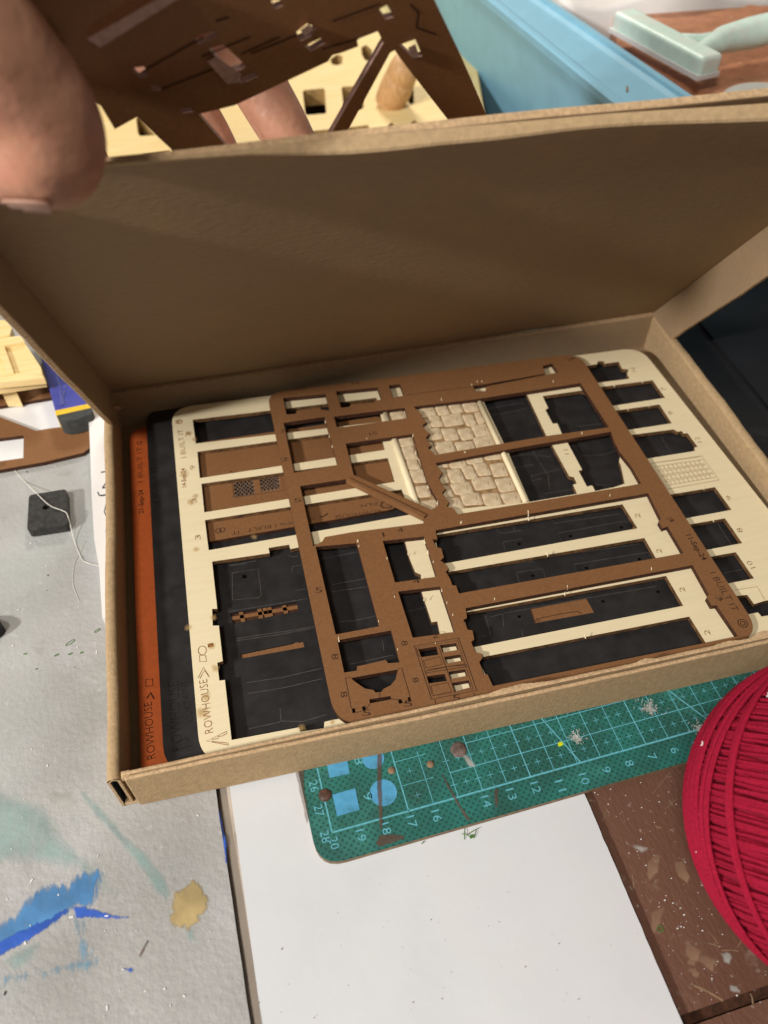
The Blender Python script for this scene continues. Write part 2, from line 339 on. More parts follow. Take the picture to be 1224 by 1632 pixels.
# grey painted board
z = -0.03
A = U(344, 1262, z); Bp = U(403, 1660, z); dr = (A - Bp).normalized(); lf = Vector((-dr.y, dr.x, 0))
g0 = Bp - dr * 6; brd = [g0, g0 + dr * 62, g0 + dr * 62 + lf * 45, g0 + lf * 45]
nn = []
for i in range(60): nn.append(g0 + dr * (62 * i / 60) + lf * (0.03 * (R() - .5)))
outl = nn + [g0 + dr * 62, g0 + dr * 62 + lf * 45, g0 + lf * 45]
for v in outl: v.z = z
mb = MB(); cutshape(mb, outl, [], Vector((0, 0, -.5)), 0, 1)
grey = tag(mb.obj('painted_board', ['grey', 'darkgrey']), 'grey painted work board with blue and teal paint smears, left of the white board', 'board')
def blob(pts, jit=.06, sub=5):
    out = []; n = len(pts)
    for i in range(n):
        a, b = Vector(pts[i]), Vector(pts[(i + 1) % n])
        for k in range(sub):
            q = a.lerp(b, k / sub); out.append(q + Vector(((R() - .5), (R() - .5), 0)) * jit * 2)
    return out
def paint(name, px, m, lift, jit=.06, parent=grey, zz=-0.03, sub=5):
    return soft(name, W(px, zz + lift), m, parent, zz + lift, .30 if m in ('p_blue', 'p_deep', 'p_cyan') and jit > .045 else max(.12, jit * 2.2))
z4 = lambda p: Z(0, 1240, .3432, p)
paint('paint_smear', z4([(-80, 700), (60, 640), (110, 590), (130, 540), (190, 500), (260, 490), (310, 495), (350, 450), (400, 430), (465, 425), (478, 450), (465, 520), (440, 580), (400, 610), (335, 610), (320, 620), (250, 680), (150, 740), (60, 790), (-80, 860)]), 'p_blue', .010)
paint('paint_smear', z4([(-80, 800), (100, 705), (230, 650), (310, 600), (320, 620), (200, 710), (60, 795), (-80, 870)]), 'p_deep', .016, .04)
paint('paint_smear', z4([(330, 590), (420, 605), (520, 635), (630, 648), (560, 655), (420, 650), (350, 655)]), 'p_deep', .018, .04)
paint('paint_smear', z4([(345, 650), (405, 650), (412, 760), (410, 830), (375, 860), (365, 760)]), 'p_cyan', .012)
paint('paint_smear', z4([(-80, 935), (150, 895), (300, 860), (440, 830), (490, 850), (400, 890), (250, 910), (100, 940), (-80, 975)]), 'p_cyan', .013)
paint('paint_smear', z4([(390, 60), (450, 110), (560, 240), (680, 350), (760, 450), (800, 540), (770, 575), (720, 530), (640, 400), (520, 260), (420, 150), (360, 60)]), 'p_teal', .012)
paint('paint_smear', z4([(-60, 40), (120, 80), (240, 150), (330, 300), (480, 420), (560, 560), (500, 560), (330, 420), (120, 400), (-60, 420)]), 'p_teal', .006, .2)
paint('paint_smear', z4([(0, 850), (120, 770), (190, 760), (160, 850), (60, 900)]), 'p_teal', .009, .1)
paint('paint_smear', z4([(850, 690), (910, 700), (905, 770), (870, 750)]), 'p_teal', .014)
paint('paint_smear', z4([(570, 885), (610, 878), (625, 895), (600, 902)]), 'p_deep', .014, .02)
paint('paint_smear', z4([(680, 750), (696, 755), (650, 840), (640, 830)]), 'p_dirt', .012, .02)
paint('paint_smear', z4([(200, 60), (330, 60), (360, 130), (280, 150), (220, 110)]), 'p_dust', .014, .2)
paint('paint_smear', z4([(1012, 150), (1022, 155), (1045, 260), (1058, 400), (1045, 395), (1035, 300)]), 'p_deep', .012, .03)
oc = U(300, 1443, -.01); pts = []
for i in range(90):
    a = i / 90 * 6.283; r = (0.74 + .09 * math.sin(2 * a + .6) + .05 * math.sin(5 * a + 2) + .035 * math.sin(11 * a + 1) + .03 * math.sin(17 * a)) * (1 + (.16 * R() if i % 2 else -.04))
    pts.append(oc + Vector((math.cos(a) * r * .86, math.sin(a) * r * 1.12, 0)))
soft('paint_splat', pts, 'p_ochre', grey, -.01, .24)
# debris on the grey board (tiny chips)
mb = MB()
for i in range(70):
    x, y = random.uniform(0, 340), random.uniform(740, 1630)
    if x > 160 and y < 1290: continue
    q = U(x, y, -.02); s_ = random.choice([.02, .03, .05]); a = R() * 3.14; ex = Vector((math.cos(a), math.sin(a), 0)) * s_ * (1 + 2 * R()); ey = Vector((-math.sin(a), math.cos(a), 0)) * s_
    mb.slab(q, ex, ey, (0, 0, .02), 0 if R() < .9 else 1)
tag(mb.obj('dust_crumbs', ['paper', 'magnet']), 'pale dust crumbs scattered over the grey board', 'crumbs', kind='stuff')
mb = MB()
for (x, y, r, a0) in [(112, 1024, .22, .5), (155, 1005, .15, .5), (90, 1044, .1, .3), (112, 1042, .09, .3), (130, 1040, .07, .3), (58, 1066, .05, .2), (40, 1042, .07, 0)]:
    q = U(x, y, -.01); mb.ribbon([q + Vector((math.cos(a0) * math.cos(t) * r - math.sin(a0) * math.sin(t) * r * .3, math.sin(a0) * math.cos(t) * r + math.cos(a0) * math.sin(t) * r * .3, 0)) for t in [k * .63 for k in range(10)]], .03, 0, True)
mb.parts('ink_mark', 'green_bit', grey)
# white board with beige edge strip
z = -0.30
wl = [U(372, 1262, z), U(366, 1150, z)]
a = U(366, 1254, z); b = U(421, 1660, z); dl = (a - b).normalized()
r0 = U(930, 1262, z); r1 = U(1100, 1660, z); dr_ = (r0 - r1).normalized()
outl = [b - dl * 2, r1 - dr_ * 2, r1 + dr_ * 14, b + dl * 16]
nn = []
for i in range(50): nn.append((r1 - dr_ * 2).lerp(r1 + dr_ * 14, i / 50) + Vector((1, 0, 0)) * .03 * (R() - .5))
outl = [b - dl * 2] + nn + [r1 + dr_ * 14, b + dl * 16]
mb = MB(); cutshape(mb, outl, [], Vector((0, 0, -.29)), 0, 1)
wb = tag(mb.obj('white_board', ['white', 'burnt']), 'plain white board lying on the brown desk, partly under the cutting mat', 'board')
mb = MB(); o1 = b - dl * 2; o2 = b + dl * 16; sd = Vector((dl.y, -dl.x, 0)) * -.62
for i in range(8):
    t0, t1 = i / 8, (i + 1) / 8; f = lambda t: sd * t + Vector((0, 0, -.02 - .26 * t ** 3))
    mb.add([o1 + f(t0), o2 + f(t0), o2 + f(t1), o1 + f(t1)], [(0, 1, 2, 3)])
mb.obj('edge_strip', 'beige', wb, True)
mb = MB()
for i in range(45):
    x, y = random.uniform(400, 1060), random.uniform(1390, 1630)
    if x > 930 + (y - 1262) * .42: continue
    q = U(x, y, -.29); a = R() * 3.14; s_ = .008 + .022 * R() ** 3; mb.slab(q, Vector((math.cos(a), math.sin(a), 0)) * s_ * 2, Vector((-math.sin(a), math.cos(a), 0)) * s_, (0, 0, .015))
tag(mb.obj('grit', 'tan'), 'fine grit specks scattered on the white board', 'grit', kind='stuff')
mb = MB()
for (x, y, l, a0) in [(745, 1330, .5, .2), (752, 1334, .4, 2.6), (740, 1338, .45, 1.2), (755, 1336, .3, .9), (672, 1345, .15, .5)]:
    q = U(x, y, -.27); e = Vector((math.cos(a0), math.sin(a0), .1)) * l; mb.tube([q, q + e * .5 + Vector((0, 0, .05)), q + e], .015, 4)
q = U(750, 1337, -.27); mb.slab(q, (.14, .03, 0), (-.02, .1, 0), (0, 0, .05))
tag(mb.obj('dried_sprig', 'green_bit'), 'tiny dried green sprig on the white board below the mat', 'plant bit')
# scratches and chips on the desk
mb = MB()
for (x, y, l, a0, w) in [(1105, 1570, 1.0, -.75, .07), (1040, 1265, 1.3, .5, .02), (1060, 1290, .7, .35, .02), (1110, 1500, .8, -.5, .03), (1150, 1515, .6, -.3, .03), (1145, 1505, .5, 1.9, .03), (1175, 1510, .5, .5, .03), (1010, 1420, .6, 1.2, .03), (960, 1310, .4, .8, .025), (1150, 1460, .8, -.6, .03), (1200, 1600, .3, 1.3, .05)]:
    q = U(x, y, -.59); q2 = q + Vector((math.cos(a0), math.sin(a0), 0)) * l; mb.ribbon([q, q.lerp(q2, .5) + Vector((.03, .02, 0)), q2], w)
mb.parts('scratch', 'tan', desk)
def patch(px, m, jit=.1, zz=-.596, par=None, name='worn_patch'):
    return soft(name, W(px, zz), m, par, zz, max(.1, jit * 1.6))
for px in (Z(820, 1060, .3504, [(600, 900), (640, 850), (670, 870), (655, 940), (615, 990), (600, 960)]), Z(820, 1060, .3504, [(720, 890), (770, 890), (800, 960), (790, 1000), (740, 960)]), Z(820, 1060, .3504, [(620, 1120), (690, 1090), (670, 1160), (640, 1230), (615, 1200)]), Z(820, 1060, .3504, [(780, 1340), (835, 1330), (820, 1370), (785, 1365)])):
    patch(px, 'p_scuff', .1, par=desk)
for k in range(16):
    x, y = random.uniform(960, 1200), random.uniform(1275, 1580)
    if x < (y - 1262) * .43 + 965: continue
    c = U(x, y, -.595); r_ = random.uniform(.12, .42); an = R() * 3
    soft('scuff_mark', [c + Vector((math.cos(t + an) * r_ * random.uniform(.5, 1.4), math.sin(t) * r_ * .7 * random.uniform(.5, 1.4), 0)) for t in [q * .5 for q in range(12)]], random.choice(['p_scuff', 'p_dust', 'p_scuff']), desk, -.595 + k * .0005, r_ * .6)
mb = MB()
for i in range(230):
    x, y = random.uniform(935, 1224), random.uniform(1240, 1600); t = (y - 1262) * .43 + 945
    if x < t or (R() > .35 and x > t + 90): continue
    q = U(x, y, -.59); s_ = .012 + .03 * R() ** 3; mb.slab(q, (s_ * 1.5, 0, 0), (0, s_, 0), (0, 0, .02))
tag(mb.obj('white_dust', 'paper'), 'white dust grains scattered on the brown desk beside the yarn', 'dust', kind='stuff')
ring = U(1052, 1480, -.58); mb = MB(); mb.ribbon([ring + Vector((math.cos(t), math.sin(t), 0)) * .1 for t in [k * .7 for k in range(9)]], .04, 0, True)
tag(mb.obj('green_ring', 'green_bit'), 'tiny green ring lying on the brown desk', 'ring')
# ================================================================== cutting mat (z = 0 on top)
outl = rnd([Vector((-.75, -1.10, 0)), Vector((22, -1.10, 0)), Vector((22, 27, 0)), Vector((-.75, 27, 0))], [1.0, 1, 1, 1])
MX = lambda p: U(*p, 0)
c0 = MX((508, 1385)); 
mb = MB(); cutshape(mb, outl, [], Vector((0, 0, -.27)), 0, 1)
mt = tag(mb.obj('cutting_mat', ['green', 'tan']), 'worn green cutting mat with pale blue centimetre grid under the front of the box', 'cutting mat')
mb = MB(); zz = .006
def ml(x0, y0, x1, y1, w=.035): mb.ribbon([Vector((x0, y0, zz)), Vector((x1, y1, zz))], w)
ml(0, 0, 21, 0, .07); ml(0, 0, 0, 6, .06); ml(3, 0, 3, 6, .05)
zz = .009; ml(4, 0, 4, 2.2, .03); ml(3, 1, 4.3, 1, .025); ml(3, 2, 4.3, 2, .025)
for x in range(5, 21): ml(x, 0 if x > 6 else (.0 if x != 6 else .0), x, 6, .05 if x in (8, 13) else .035)
zz = .012
for y in range(1, 6): ml(5 if y < 2 else 6, y, 21, y, .035)
for i in range(5, 21):
    for y in range(0, 6):
        ml(i + .5, y + .38, i + .5, y + .62, .025); zz = .015; ml(i + .38, y + .5, i + .62, y + .5, .025); zz = .012
        ml(i + .5, y - .0, i + .5, y + .14, .025); zz = .015; ml(i - .14, y + .5, i + .14, y + .5, .025); zz = .012
for x, y in ((3.5, .5), (3.5, 1.5)): ml(x - .12, y, x + .12, y, .02); zz = .015; ml(x, y - .12, x, y + .12, .02); zz = .012
zz = .018; ml(*U(860, 1142, 0)[:2], *U(925, 1215, 0)[:2], .06); ml(*U(1062, 1098, 0)[:2], *U(1160, 1172, 0)[:2], .06)
tag(mb.obj('printed_grid', 'matline', mt), kind='stuff')
z7 = lambda p: Z(460, 1060, .3268, p)
mb = MB()
for q in ([(185, 478), (285, 455), (297, 530), (200, 550)], [(213, 632), (325, 600), (345, 705), (237, 738)]): mb.poly([U(x, y, .008) for x, y in z7(q)])
for cx, cy, r in ((462, 622, .60), (412, 455, .50)):
    c = U(*z7([(cx, cy)])[0], .008); mb.poly([c + Vector((math.cos(t), math.sin(t), 0)) * r * .88 for t in [k * .26 for k in range(24)]])
mb.parts('printed_shape', 'matshape', mt)
mb = MB()
nums = {20: (220, 852), 19: (350, 815), 18: (472, 782), 17: (597, 748), 16: (718, 720), 14: (960, 650), 13: (1082, 615), 12: (1200, 583)}
for n, (x, y) in nums.items():
    a = U(*z7([(x + 0, y)])[0], 0) + Vector((-.17, .1, 0)); b = a + Vector((-.0, -.44, 0))
    m_ = MB(); sx = len(str(n))
    def txt(s, a, b, h):
        c = bpy.data.curves.new('t', 'FONT'); c.body = s; c.resolution_u = 2
        o = bpy.data.objects.new('t', c); COL.objects.link(o); me = o.evaluated_get(bpy.context.evaluated_depsgraph_get()).to_mesh()
        vs = [v.co.copy() for v in me.vertices]; fs = [tuple(p.vertices) for p in me.polygons]; bpy.data.objects.remove(o)
        x0 = min(v.x for v in vs); x1 = max(v.x for v in vs); y1 = max(v.y for v in vs); e = b - a; ex = e.normalized(); ey = Vector((-ex.y, ex.x, 0))
        mb.add([a + ex * ((v.x - x0) / (x1 - x0) * e.length) + ey * (v.y / y1 * h) + Vector((0, 0, .008)) for v in vs], fs)
    txt(str(n), a, b, .33)
for n in range(11, 4, -1):
    a = Vector((20 - n - .17, -.42, 0)); txt(str(n), a, a + Vector((0, -.44 if n > 9 else -.24, 0)), .33)
for s, (x, y) in (('28', (152, 815)), ('27', (122, 688)), ('26', (98, 570))):
    a = U(*z7([(x, y)])[0], 0); txt(s, a, a + Vector((0, -.44, 0)), .33)
for s, (x, y) in (('9', (362, 628)), ('8', (318, 455))):
    a = U(*z7([(x, y)])[0], 0); txt(s, a, a + Vector((0, -.3, 0)), .33)
mb.parts('printed_number', 'matline', mt)
def dirt(px, m='p_dirt', jit=.06, name='stain', z_=.022): 
    soft(name, W(z7(px), z_), m, mt, z_, max(.08, jit * 2))
dirt([(430, 420), (456, 425), (455, 600), (460, 760), (450, 830), (440, 760), (430, 600)], jit=.03)
dirt([(30, 520), (75, 505), (80, 620), (100, 740), (90, 800), (70, 700)])
dirt([(440, 830), (500, 820), (570, 830), (560, 850), (440, 890), (420, 870)])
dirt([(730, 495), (760, 540), (830, 670), (880, 745), (890, 760), (870, 760), (820, 680), (760, 570)], jit=.025)
dirt([(1000, 600), (1025, 605), (1020, 700), (1005, 690)])
dirt([(830, 420), (880, 440), (920, 500), (880, 500)], 'p_dust', .1)
for px in ([(1290, 470), (1350, 440), (1420, 520), (1360, 560)],): pass
def dust(px, r, n, mat_='paper'):
    mb = MB()
    for i in range(n):
        q = U(*px, .02) + Vector((random.gauss(0, r * .5), random.gauss(0, r * .5), 0)); a = R() * 3.14; e = Vector((math.cos(a), math.sin(a), 0)) * .09 * R()
        mb.ribbon([q, q + e + Vector((0, 0, .01))], .012)
    tag(mb.obj('lint', mat_), None, None); return mb
for i, (px, r, lab) in enumerate((((919, 1176), .3, 'wisp of white lint on the green mat near the yellow speck'), ((1115, 1160), .3, 'wisp of white lint on the green mat beside the red yarn'), ((1035, 1128), .45, 'widest wisp of white lint on the mat close to the box front'))):
    mb = MB()
    for k in range(70):
        q = U(*px, .02) + Vector((random.gauss(0, r * .5), random.gauss(0, r * .5), 0)); a = R() * 3.14; e = Vector((math.cos(a), math.sin(a), .1)) * .14 * R()
        mb.ribbon([q, q + e], .012)
    lo_ = mb.obj('lint', 'cloth'); c_ = U(*px, .024); soft('lint_haze', [c_ + Vector((math.cos(t), math.sin(t), 0)) * r * .8 * random.uniform(.6, 1.2) for t in [k * .42 for k in range(15)]], 'p_dust', lo_, .024, r * .7)
    tag(lo_, lab, 'lint', 'lint wisps on the cutting mat')
def bump(name, px, r, h, m, label, zb=0.0):
    c = U(*px, zb); mb = MB(); n = 14; vs = [c + Vector((0, 0, h))]; f = []
    for k in range(1, 5):
        a = k / 4 * math.pi / 2
        for j in range(n): t = j / n * 6.283; rr = r * (1 + .12 * (R() - .5)); vs.append(c + Vector((math.cos(t) * rr * math.sin(a), math.sin(t) * rr * math.sin(a), h * math.cos(a))))
    for j in range(n): f.append((0, 1 + j, 1 + (j + 1) % n))
    for k in range(3):
        for j in range(n): f.append((1 + k * n + j, 1 + (k + 1) * n + j, 1 + (k + 1) * n + (j + 1) % n, 1 + k * n + (j + 1) % n))
    mb.add(vs, f); return tag(mb.obj(name, m, smooth=True), label, 'glue blob', 'dried glue blobs on the cutting mat')
bump('glue_blob', (518, 1267), .26, .1, 'stain', 'dark gritty glue blob on the mat beside the number 27')
bump('glue_blob', (731, 1195), .34, .09, 'blobgrey', 'large brown glue blob on the green mat against the box front')
bump('glue_blob', (686, 1218), .15, .08, 'tan', 'small tan glue blob left of the large brown one')
bump('glue_blob', (624, 1228), .15, .08, 'tan', 'small tan glue blob beside the blue circle on the mat')
q = U(890, 1191, .01); mb = MB(); mb.prism(rnd([q, q + Vector((.25, .03, 0)), q + Vector((.22, .2, 0)), q + Vector((.03, .18, 0))], .08), (0, 0, -.01)); mb.v = [(v[0], v[1], v[2] + .03) for v in mb.v]
tag(mb.obj('yellow_speck', 'lime'), 'small bright yellow paint chip on the green cutting mat', 'paint chip')

# ================================================================== cardboard box
box = tag(empty('cardboard_box', B(BW / 2, BD / 2, 0)), 'open kraft cardboard mailer box holding the stack of laser cut sheets', 'box')
def panel(name, o, a, b, c, m='kraft', nu=40, nv=6, jit=0.02, parent=box, edgejit=0.0, smooth=True, bow=0.0):
    """slab with slightly uneven faces: o corner, a long side, b other side, c thickness"""
    o, a, b, c = map(Vector, (o, a, b, c)); ch = c.normalized(); bh = b.normalized(); mb = MB()
    ph = [R() * 6 for _ in range(6)]
    def off(u, v): return jit * (math.sin(u * 7 + ph[0] + v * 2) + math.sin(u * 13 + ph[1] - v * 3) * .6 + math.sin(u * 29 + ph[2]) * .3) + bow * math.sin(u * math.pi)
    def eo(u): return edgejit * (math.sin(u * 17 + ph[3]) * .5 + math.sin(u * 41 + ph[4]) * .3 + math.sin(u * 90 + ph[5]) * .25)
    g = []
    for s in (0, 1):
        for i in range(nu + 1):
            for j in range(nv + 1):
                u, v = i / nu, j / nv; inset = 0
                p = o + a * u + b * v + c * s + ch * off(u, v) * (1 if c.length < 1 else 0)
                if j == nv: p += bh * eo(u)
                g.append(p)
    k = (nu + 1) * (nv + 1); f = []; ix = lambda s, i, j: s * k + i * (nv + 1) + j
    fm = []
    for i in range(nu):
        for j in range(nv):
            f.append((ix(0, i, j), ix(0, i, j + 1), ix(0, i + 1, j + 1), ix(0, i + 1, j))); fm.append(0)
            f.append((ix(1, i, j), ix(1, i + 1, j), ix(1, i + 1, j + 1), ix(1, i, j + 1))); fm.append(0)
        for j in (0, nv):
            q = (ix(0, i, j), ix(0, i + 1, j), ix(1, i + 1, j), ix(1, i, j)); f.append(q if j == 0 else q[::-1]); fm.append(1)
    for j in range(nv):
        for i in (0, nu):
            q = (ix(0, i, j), ix(1, i, j), ix(1, i, j + 1), ix(0, i, j + 1)); f.append(q if i == 0 else q[::-1]); fm.append(1)
    if (a.cross(b)).dot(c) < 0: f = [q[::-1] for q in f]
    ob = link(name, g, f, [m, 'kraft_edge'], parent, fm)
    md = ob.modifiers.new('bevel', 'BEVEL'); md.width = .0006; md.segments = 2; md.limit_method = 'ANGLE'
    return ob
ex, ey, ez = (B(1, 0) - B(0, 0)), (B(0, 1) - B(0, 0)), Vector((0, 0, 1))
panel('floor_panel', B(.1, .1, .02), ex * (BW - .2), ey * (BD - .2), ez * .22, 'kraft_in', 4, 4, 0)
# left wall: an outer and an inner leaf with a hollow rim between them
def rimwall(u0, u1, v0, v1, name='side_wall', d=1):
    lw = empty(name, B(u0, (v0 + v1) / 2, 0)); lw.parent = box; lw.location = (ORG[lw] - ORG[box]) * S
    mb = MB(); n = 60; prof = []
    w = u1 - u0
    for k in range(13):
        t = math.pi * k / 12; prof.append((w / 2 - math.cos(t) * w / 2, BH - .16 + .16 * math.sin(t)))
    prof = [(0, 0.0)] + prof + [(w, .25)]
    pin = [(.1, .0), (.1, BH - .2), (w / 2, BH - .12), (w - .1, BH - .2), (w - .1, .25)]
    vs = []; f = []
    for i in range(n + 1):
        v = v0 + (v1 - v0) * i / n; dz = .02 * math.sin(i * .55) + .012 * math.sin(i * 1.7); du = .03 * math.sin(i * .21)
        for p in prof: vs.append(B(u0 + p[0] + du * (p[1] / BH), v, p[1] + (dz if p[1] > 1 else 0)))
    K = len(prof)
    for i in range(n):
        for k in range(K - 1): f.append((i * K + k, i * K + k + 1, (i + 1) * K + k + 1, (i + 1) * K + k))
    mb.add(vs, f)
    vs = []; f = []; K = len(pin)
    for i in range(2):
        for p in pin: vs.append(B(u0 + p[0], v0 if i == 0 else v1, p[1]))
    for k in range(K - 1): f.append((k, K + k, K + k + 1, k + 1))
    mb.add(vs, f, 1)  # hollow lined dark grey, its inner shade put into the colour
    # end strips showing the board's cut edge
    for vv in (v0, v1):
        pr = [(0, 0.0), (0, BH - .18), (w / 2, BH - .0), (w, BH - .18), (w, .25)]
        for k in range(4):
            mb.add([B(u0 + pr[k][0], vv - .002, pr[k][1]), B(u0 + pr[k + 1][0], vv - .002, pr[k + 1][1]), B(u0 + pin[k + 1][0], vv - .002, pin[k + 1][1]), B(u0 + pin[k][0], vv - .002, pin[k][1])], [(0, 1, 2, 3)], 2)
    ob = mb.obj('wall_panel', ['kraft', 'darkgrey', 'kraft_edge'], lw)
    return lw
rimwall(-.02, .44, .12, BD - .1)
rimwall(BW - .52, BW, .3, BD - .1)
# front wall: outer leaf and inner leaf with a slit and a torn liner between them
fw = empty('front_wall', B(BW / 2, 0, 0)); fw.parent = box; fw.location = (ORG[fw] - ORG[box]) * S
panel('outer_leaf', B(.62, 0.0, 0.0), ex * (BW - .7), ez * (BH + .02) , ey * .17, 'kraft', 90, 6, 0.012, fw, 0.035, bow=-.10)
panel('inner_leaf', B(.50, .21, .25), ex * (BW - .9), ez * (BH - .27), ey * .16, 'kraft', 90, 4, 0.012, fw, 0.03)
mb = MB()                                                                   # crumpled corner of the front flap
mb.slab(B(.50, .12, BH - .28), ex * .3, ey * .26, ez * .22)
mb.obj('corner_fold', 'kraft_edge', fw)
mb = MB(); prev = None; vs = []; f = []; n = 240
for i in range(n + 1):
    u = 14.5 + (BW - 15.2) * i / n
    w = .03 + .07 * max(0, math.sin(i * .045 + 1)) * (1 + .5 * math.sin(i * .23)) + .10 * max(0, math.sin(i * .083)) ** 6 + .012 * R()
    vs += [B(u, .175, BH - .01), B(u, .19 + w * .5, BH + .03), B(u, .19 + w * 1.5, BH + .02 + .02 * math.sin(i * .3))]
for i in range(n):
    for k in range(2): f.append((3 * i + k, 3 * i + 3 + k, 3 * i + 4 + k, 3 * i + 1 + k))
mb.add(vs, f); mb.obj('torn_liner', 'kraft_edge', fw, True)
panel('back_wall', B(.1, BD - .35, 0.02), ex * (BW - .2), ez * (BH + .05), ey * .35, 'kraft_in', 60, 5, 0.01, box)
# lid
lt, ln = (LID(0, 1) - LID(0, 0)), (LID(0, 0, 1) - LID(0, 0, 0))
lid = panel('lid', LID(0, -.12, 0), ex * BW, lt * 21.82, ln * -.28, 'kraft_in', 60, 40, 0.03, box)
TS = (21.95)
lo = Z(0, 0, 1, [(100, 268), (180, 263), (250, 257), (330, 251), (390, 247), (420, 246), (500, 247), (560, 245), (612, 241), (660, 236), (700, 230), (760, 226), (820, 219), (900, 208), (950, 203), (1020, 198), (1100, 196), (1224, 193), (1300, 188)])
up = [(100, 262), (180, 254), (250, 248), (330, 240), (390, 234), (420, 230), (500, 218), (560, 212), (612, 207), (660, 203), (700, 200), (760, 195), (820, 190), (900, 183), (950, 178), (1020, 173), (1100, 168), (1224, 160), (1300, 154)]
o0 = LID(0, TS); mb = MB(); vs = []; N_ = len(lo)
for (a, b) in zip(lo, up):
    for q in (a, b):
        s3 = onplane(o0, ex, ln, *q); vs.append(LID(s3[0], TS, s3[1]))
    vs.append(vs[-2] - lt * .22 - ln * .05); vs.append(vs[-2] - lt * .22)
f = []
for i in range(N_ - 1):
    a, b = 4 * i, 4 * i + 4
    f += [(a, b, b + 1, a + 1), (a + 2, a + 3, b + 3, b + 2), (a, a + 2, b + 2, b), (a + 1, b + 1, b + 3, a + 3)]
mb.add(vs, f); fl = mb.obj('front_lip', 'kraft', lid)
md = fl.modifiers.new('sub', 'SUBSURF'); md.levels = md.render_levels = 1
FD = 2.05
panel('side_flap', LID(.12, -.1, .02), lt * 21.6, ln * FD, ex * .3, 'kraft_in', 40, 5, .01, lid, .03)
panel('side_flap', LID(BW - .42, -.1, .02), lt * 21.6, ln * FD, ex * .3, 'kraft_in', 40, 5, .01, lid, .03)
mb = MB(); mb.slab(B(.32, BD - .9, BH - .02), ex * .3, ey * .06, ez * .05); mb.slab(B(.32, BD - 1.1, BH - .2), ex * .45, ey * .1 - ez * .25, ez * .05)
mb.obj('torn_corner', 'kraft_edge', box)

# ================================================================== sheets
ZO, ZB, ZS, ZC, ZT = 0.56, 0.95, 1.16, 1.42, 1.70
def sheet(name, outer, holes, z, th, mats, label, cat='laser cut sheet'):
    mb = MB(); cutshape(mb, outer, holes, Vector((0, 0, -th)), 0, 1)
    o = mb.obj(name, mats); return tag(o, label, cat)
# --- orange
oo = rnd([U(206, 684, ZO), B(29.5, BD - .75, ZO), B(29.5, .55, ZO), U(226, 1262, ZO)], [1.0, 1, 1, .5])
org = sheet('orange_sheet', oo, [], ZO, .26, ['orange', 'orange_edge'], 'orange laser cut sheet showing as a narrow strip at the left of the box')
mb = MB()
z7b = lambda p: Z(180, 640, .3676, p)
text(mb, 'I BUILT IT', (228, 768), (226, 712), ZO, .26)
text(mb, '21-Sep-24', (229, 818), (228, 780), ZO, .24, thin=-1)
text(mb, 'ROWHOUSE', (248, 1208), (242, 1118), ZO, .33)
c = U(222, 706, ZO + LIFT); mb.ribbon([c + Vector((math.cos(t), math.sin(t), 0)) * .12 for t in [k * .52 for k in range(12)]], .05, 0, True)
wob([(234, 1113), (240, 1104), (246, 1114)], ZO, .07, mb); wob([(233, 1094), (232, 1083), (243, 1082), (244, 1093)], ZO, .04, mb, 0, True)
mb.parts(None, 'ink', org)
# --- black: holes trace the slots seen through the cream sheet
z6 = lambda p: Z(240, 900, .3268, p); z5 = lambda p: Z(240, 600, .3268, p); z1c = lambda p: Z(420, 560, .3268, p)
z2b = lambda p: Z(480, 840, .2614, p); z3b = lambda p: Z(700, 540, .2941, p); z4b = lambda p: Z(900, 540, .2647, p)
z5e = lambda p: Z(900, 800, .2647, p); z6d = lambda p: Z(680, 800, .3105, p)
bl = rnd([U(232, 654, ZB), U(1030, 560, ZB).lerp(U(1004, 563, ZB), 0), B(28.7, .5, ZB), U(262, 1232, ZB)], [1.1, 1, 1, 1.1])
bh = [z6([(390, 238), (712, 182), (720, 226), (402, 288)]), z6([(436, 436), (742, 372), (750, 402), (440, 458)]),
      z6d([(530, 548), (820, 492), (862, 567), (555, 622)])]
for c in [z6([(455, 55)])[0]]: bh.append([(c[0] - 3, c[1] - 2), (c[0] + 4, c[1] - 3), (c[0] + 5, c[1] + 3), (c[0] - 2, c[1] + 4)])
for (x, y) in [(475, 588), (905, 510), (1188, 460), (475, 215), (738, 175), (1000, 130), (545, 378), (820, 338), (1092, 293)]:
    c = z6d([(x, y)])[0]; bh.append([(c[0] - 3, c[1] - 1.5), (c[0] + 2.5, c[1] - 2.5), (c[0] + 3.5, c[1] + 1.8), (c[0] - 2, c[1] + 2.5)])
bk = sheet('black_sheet', bl, [W(h, ZB) for h in bh], ZB, .30, ['black', 'black_edge'], 'matt black laser cut sheet lying under the cream sheet')
mb = MB()
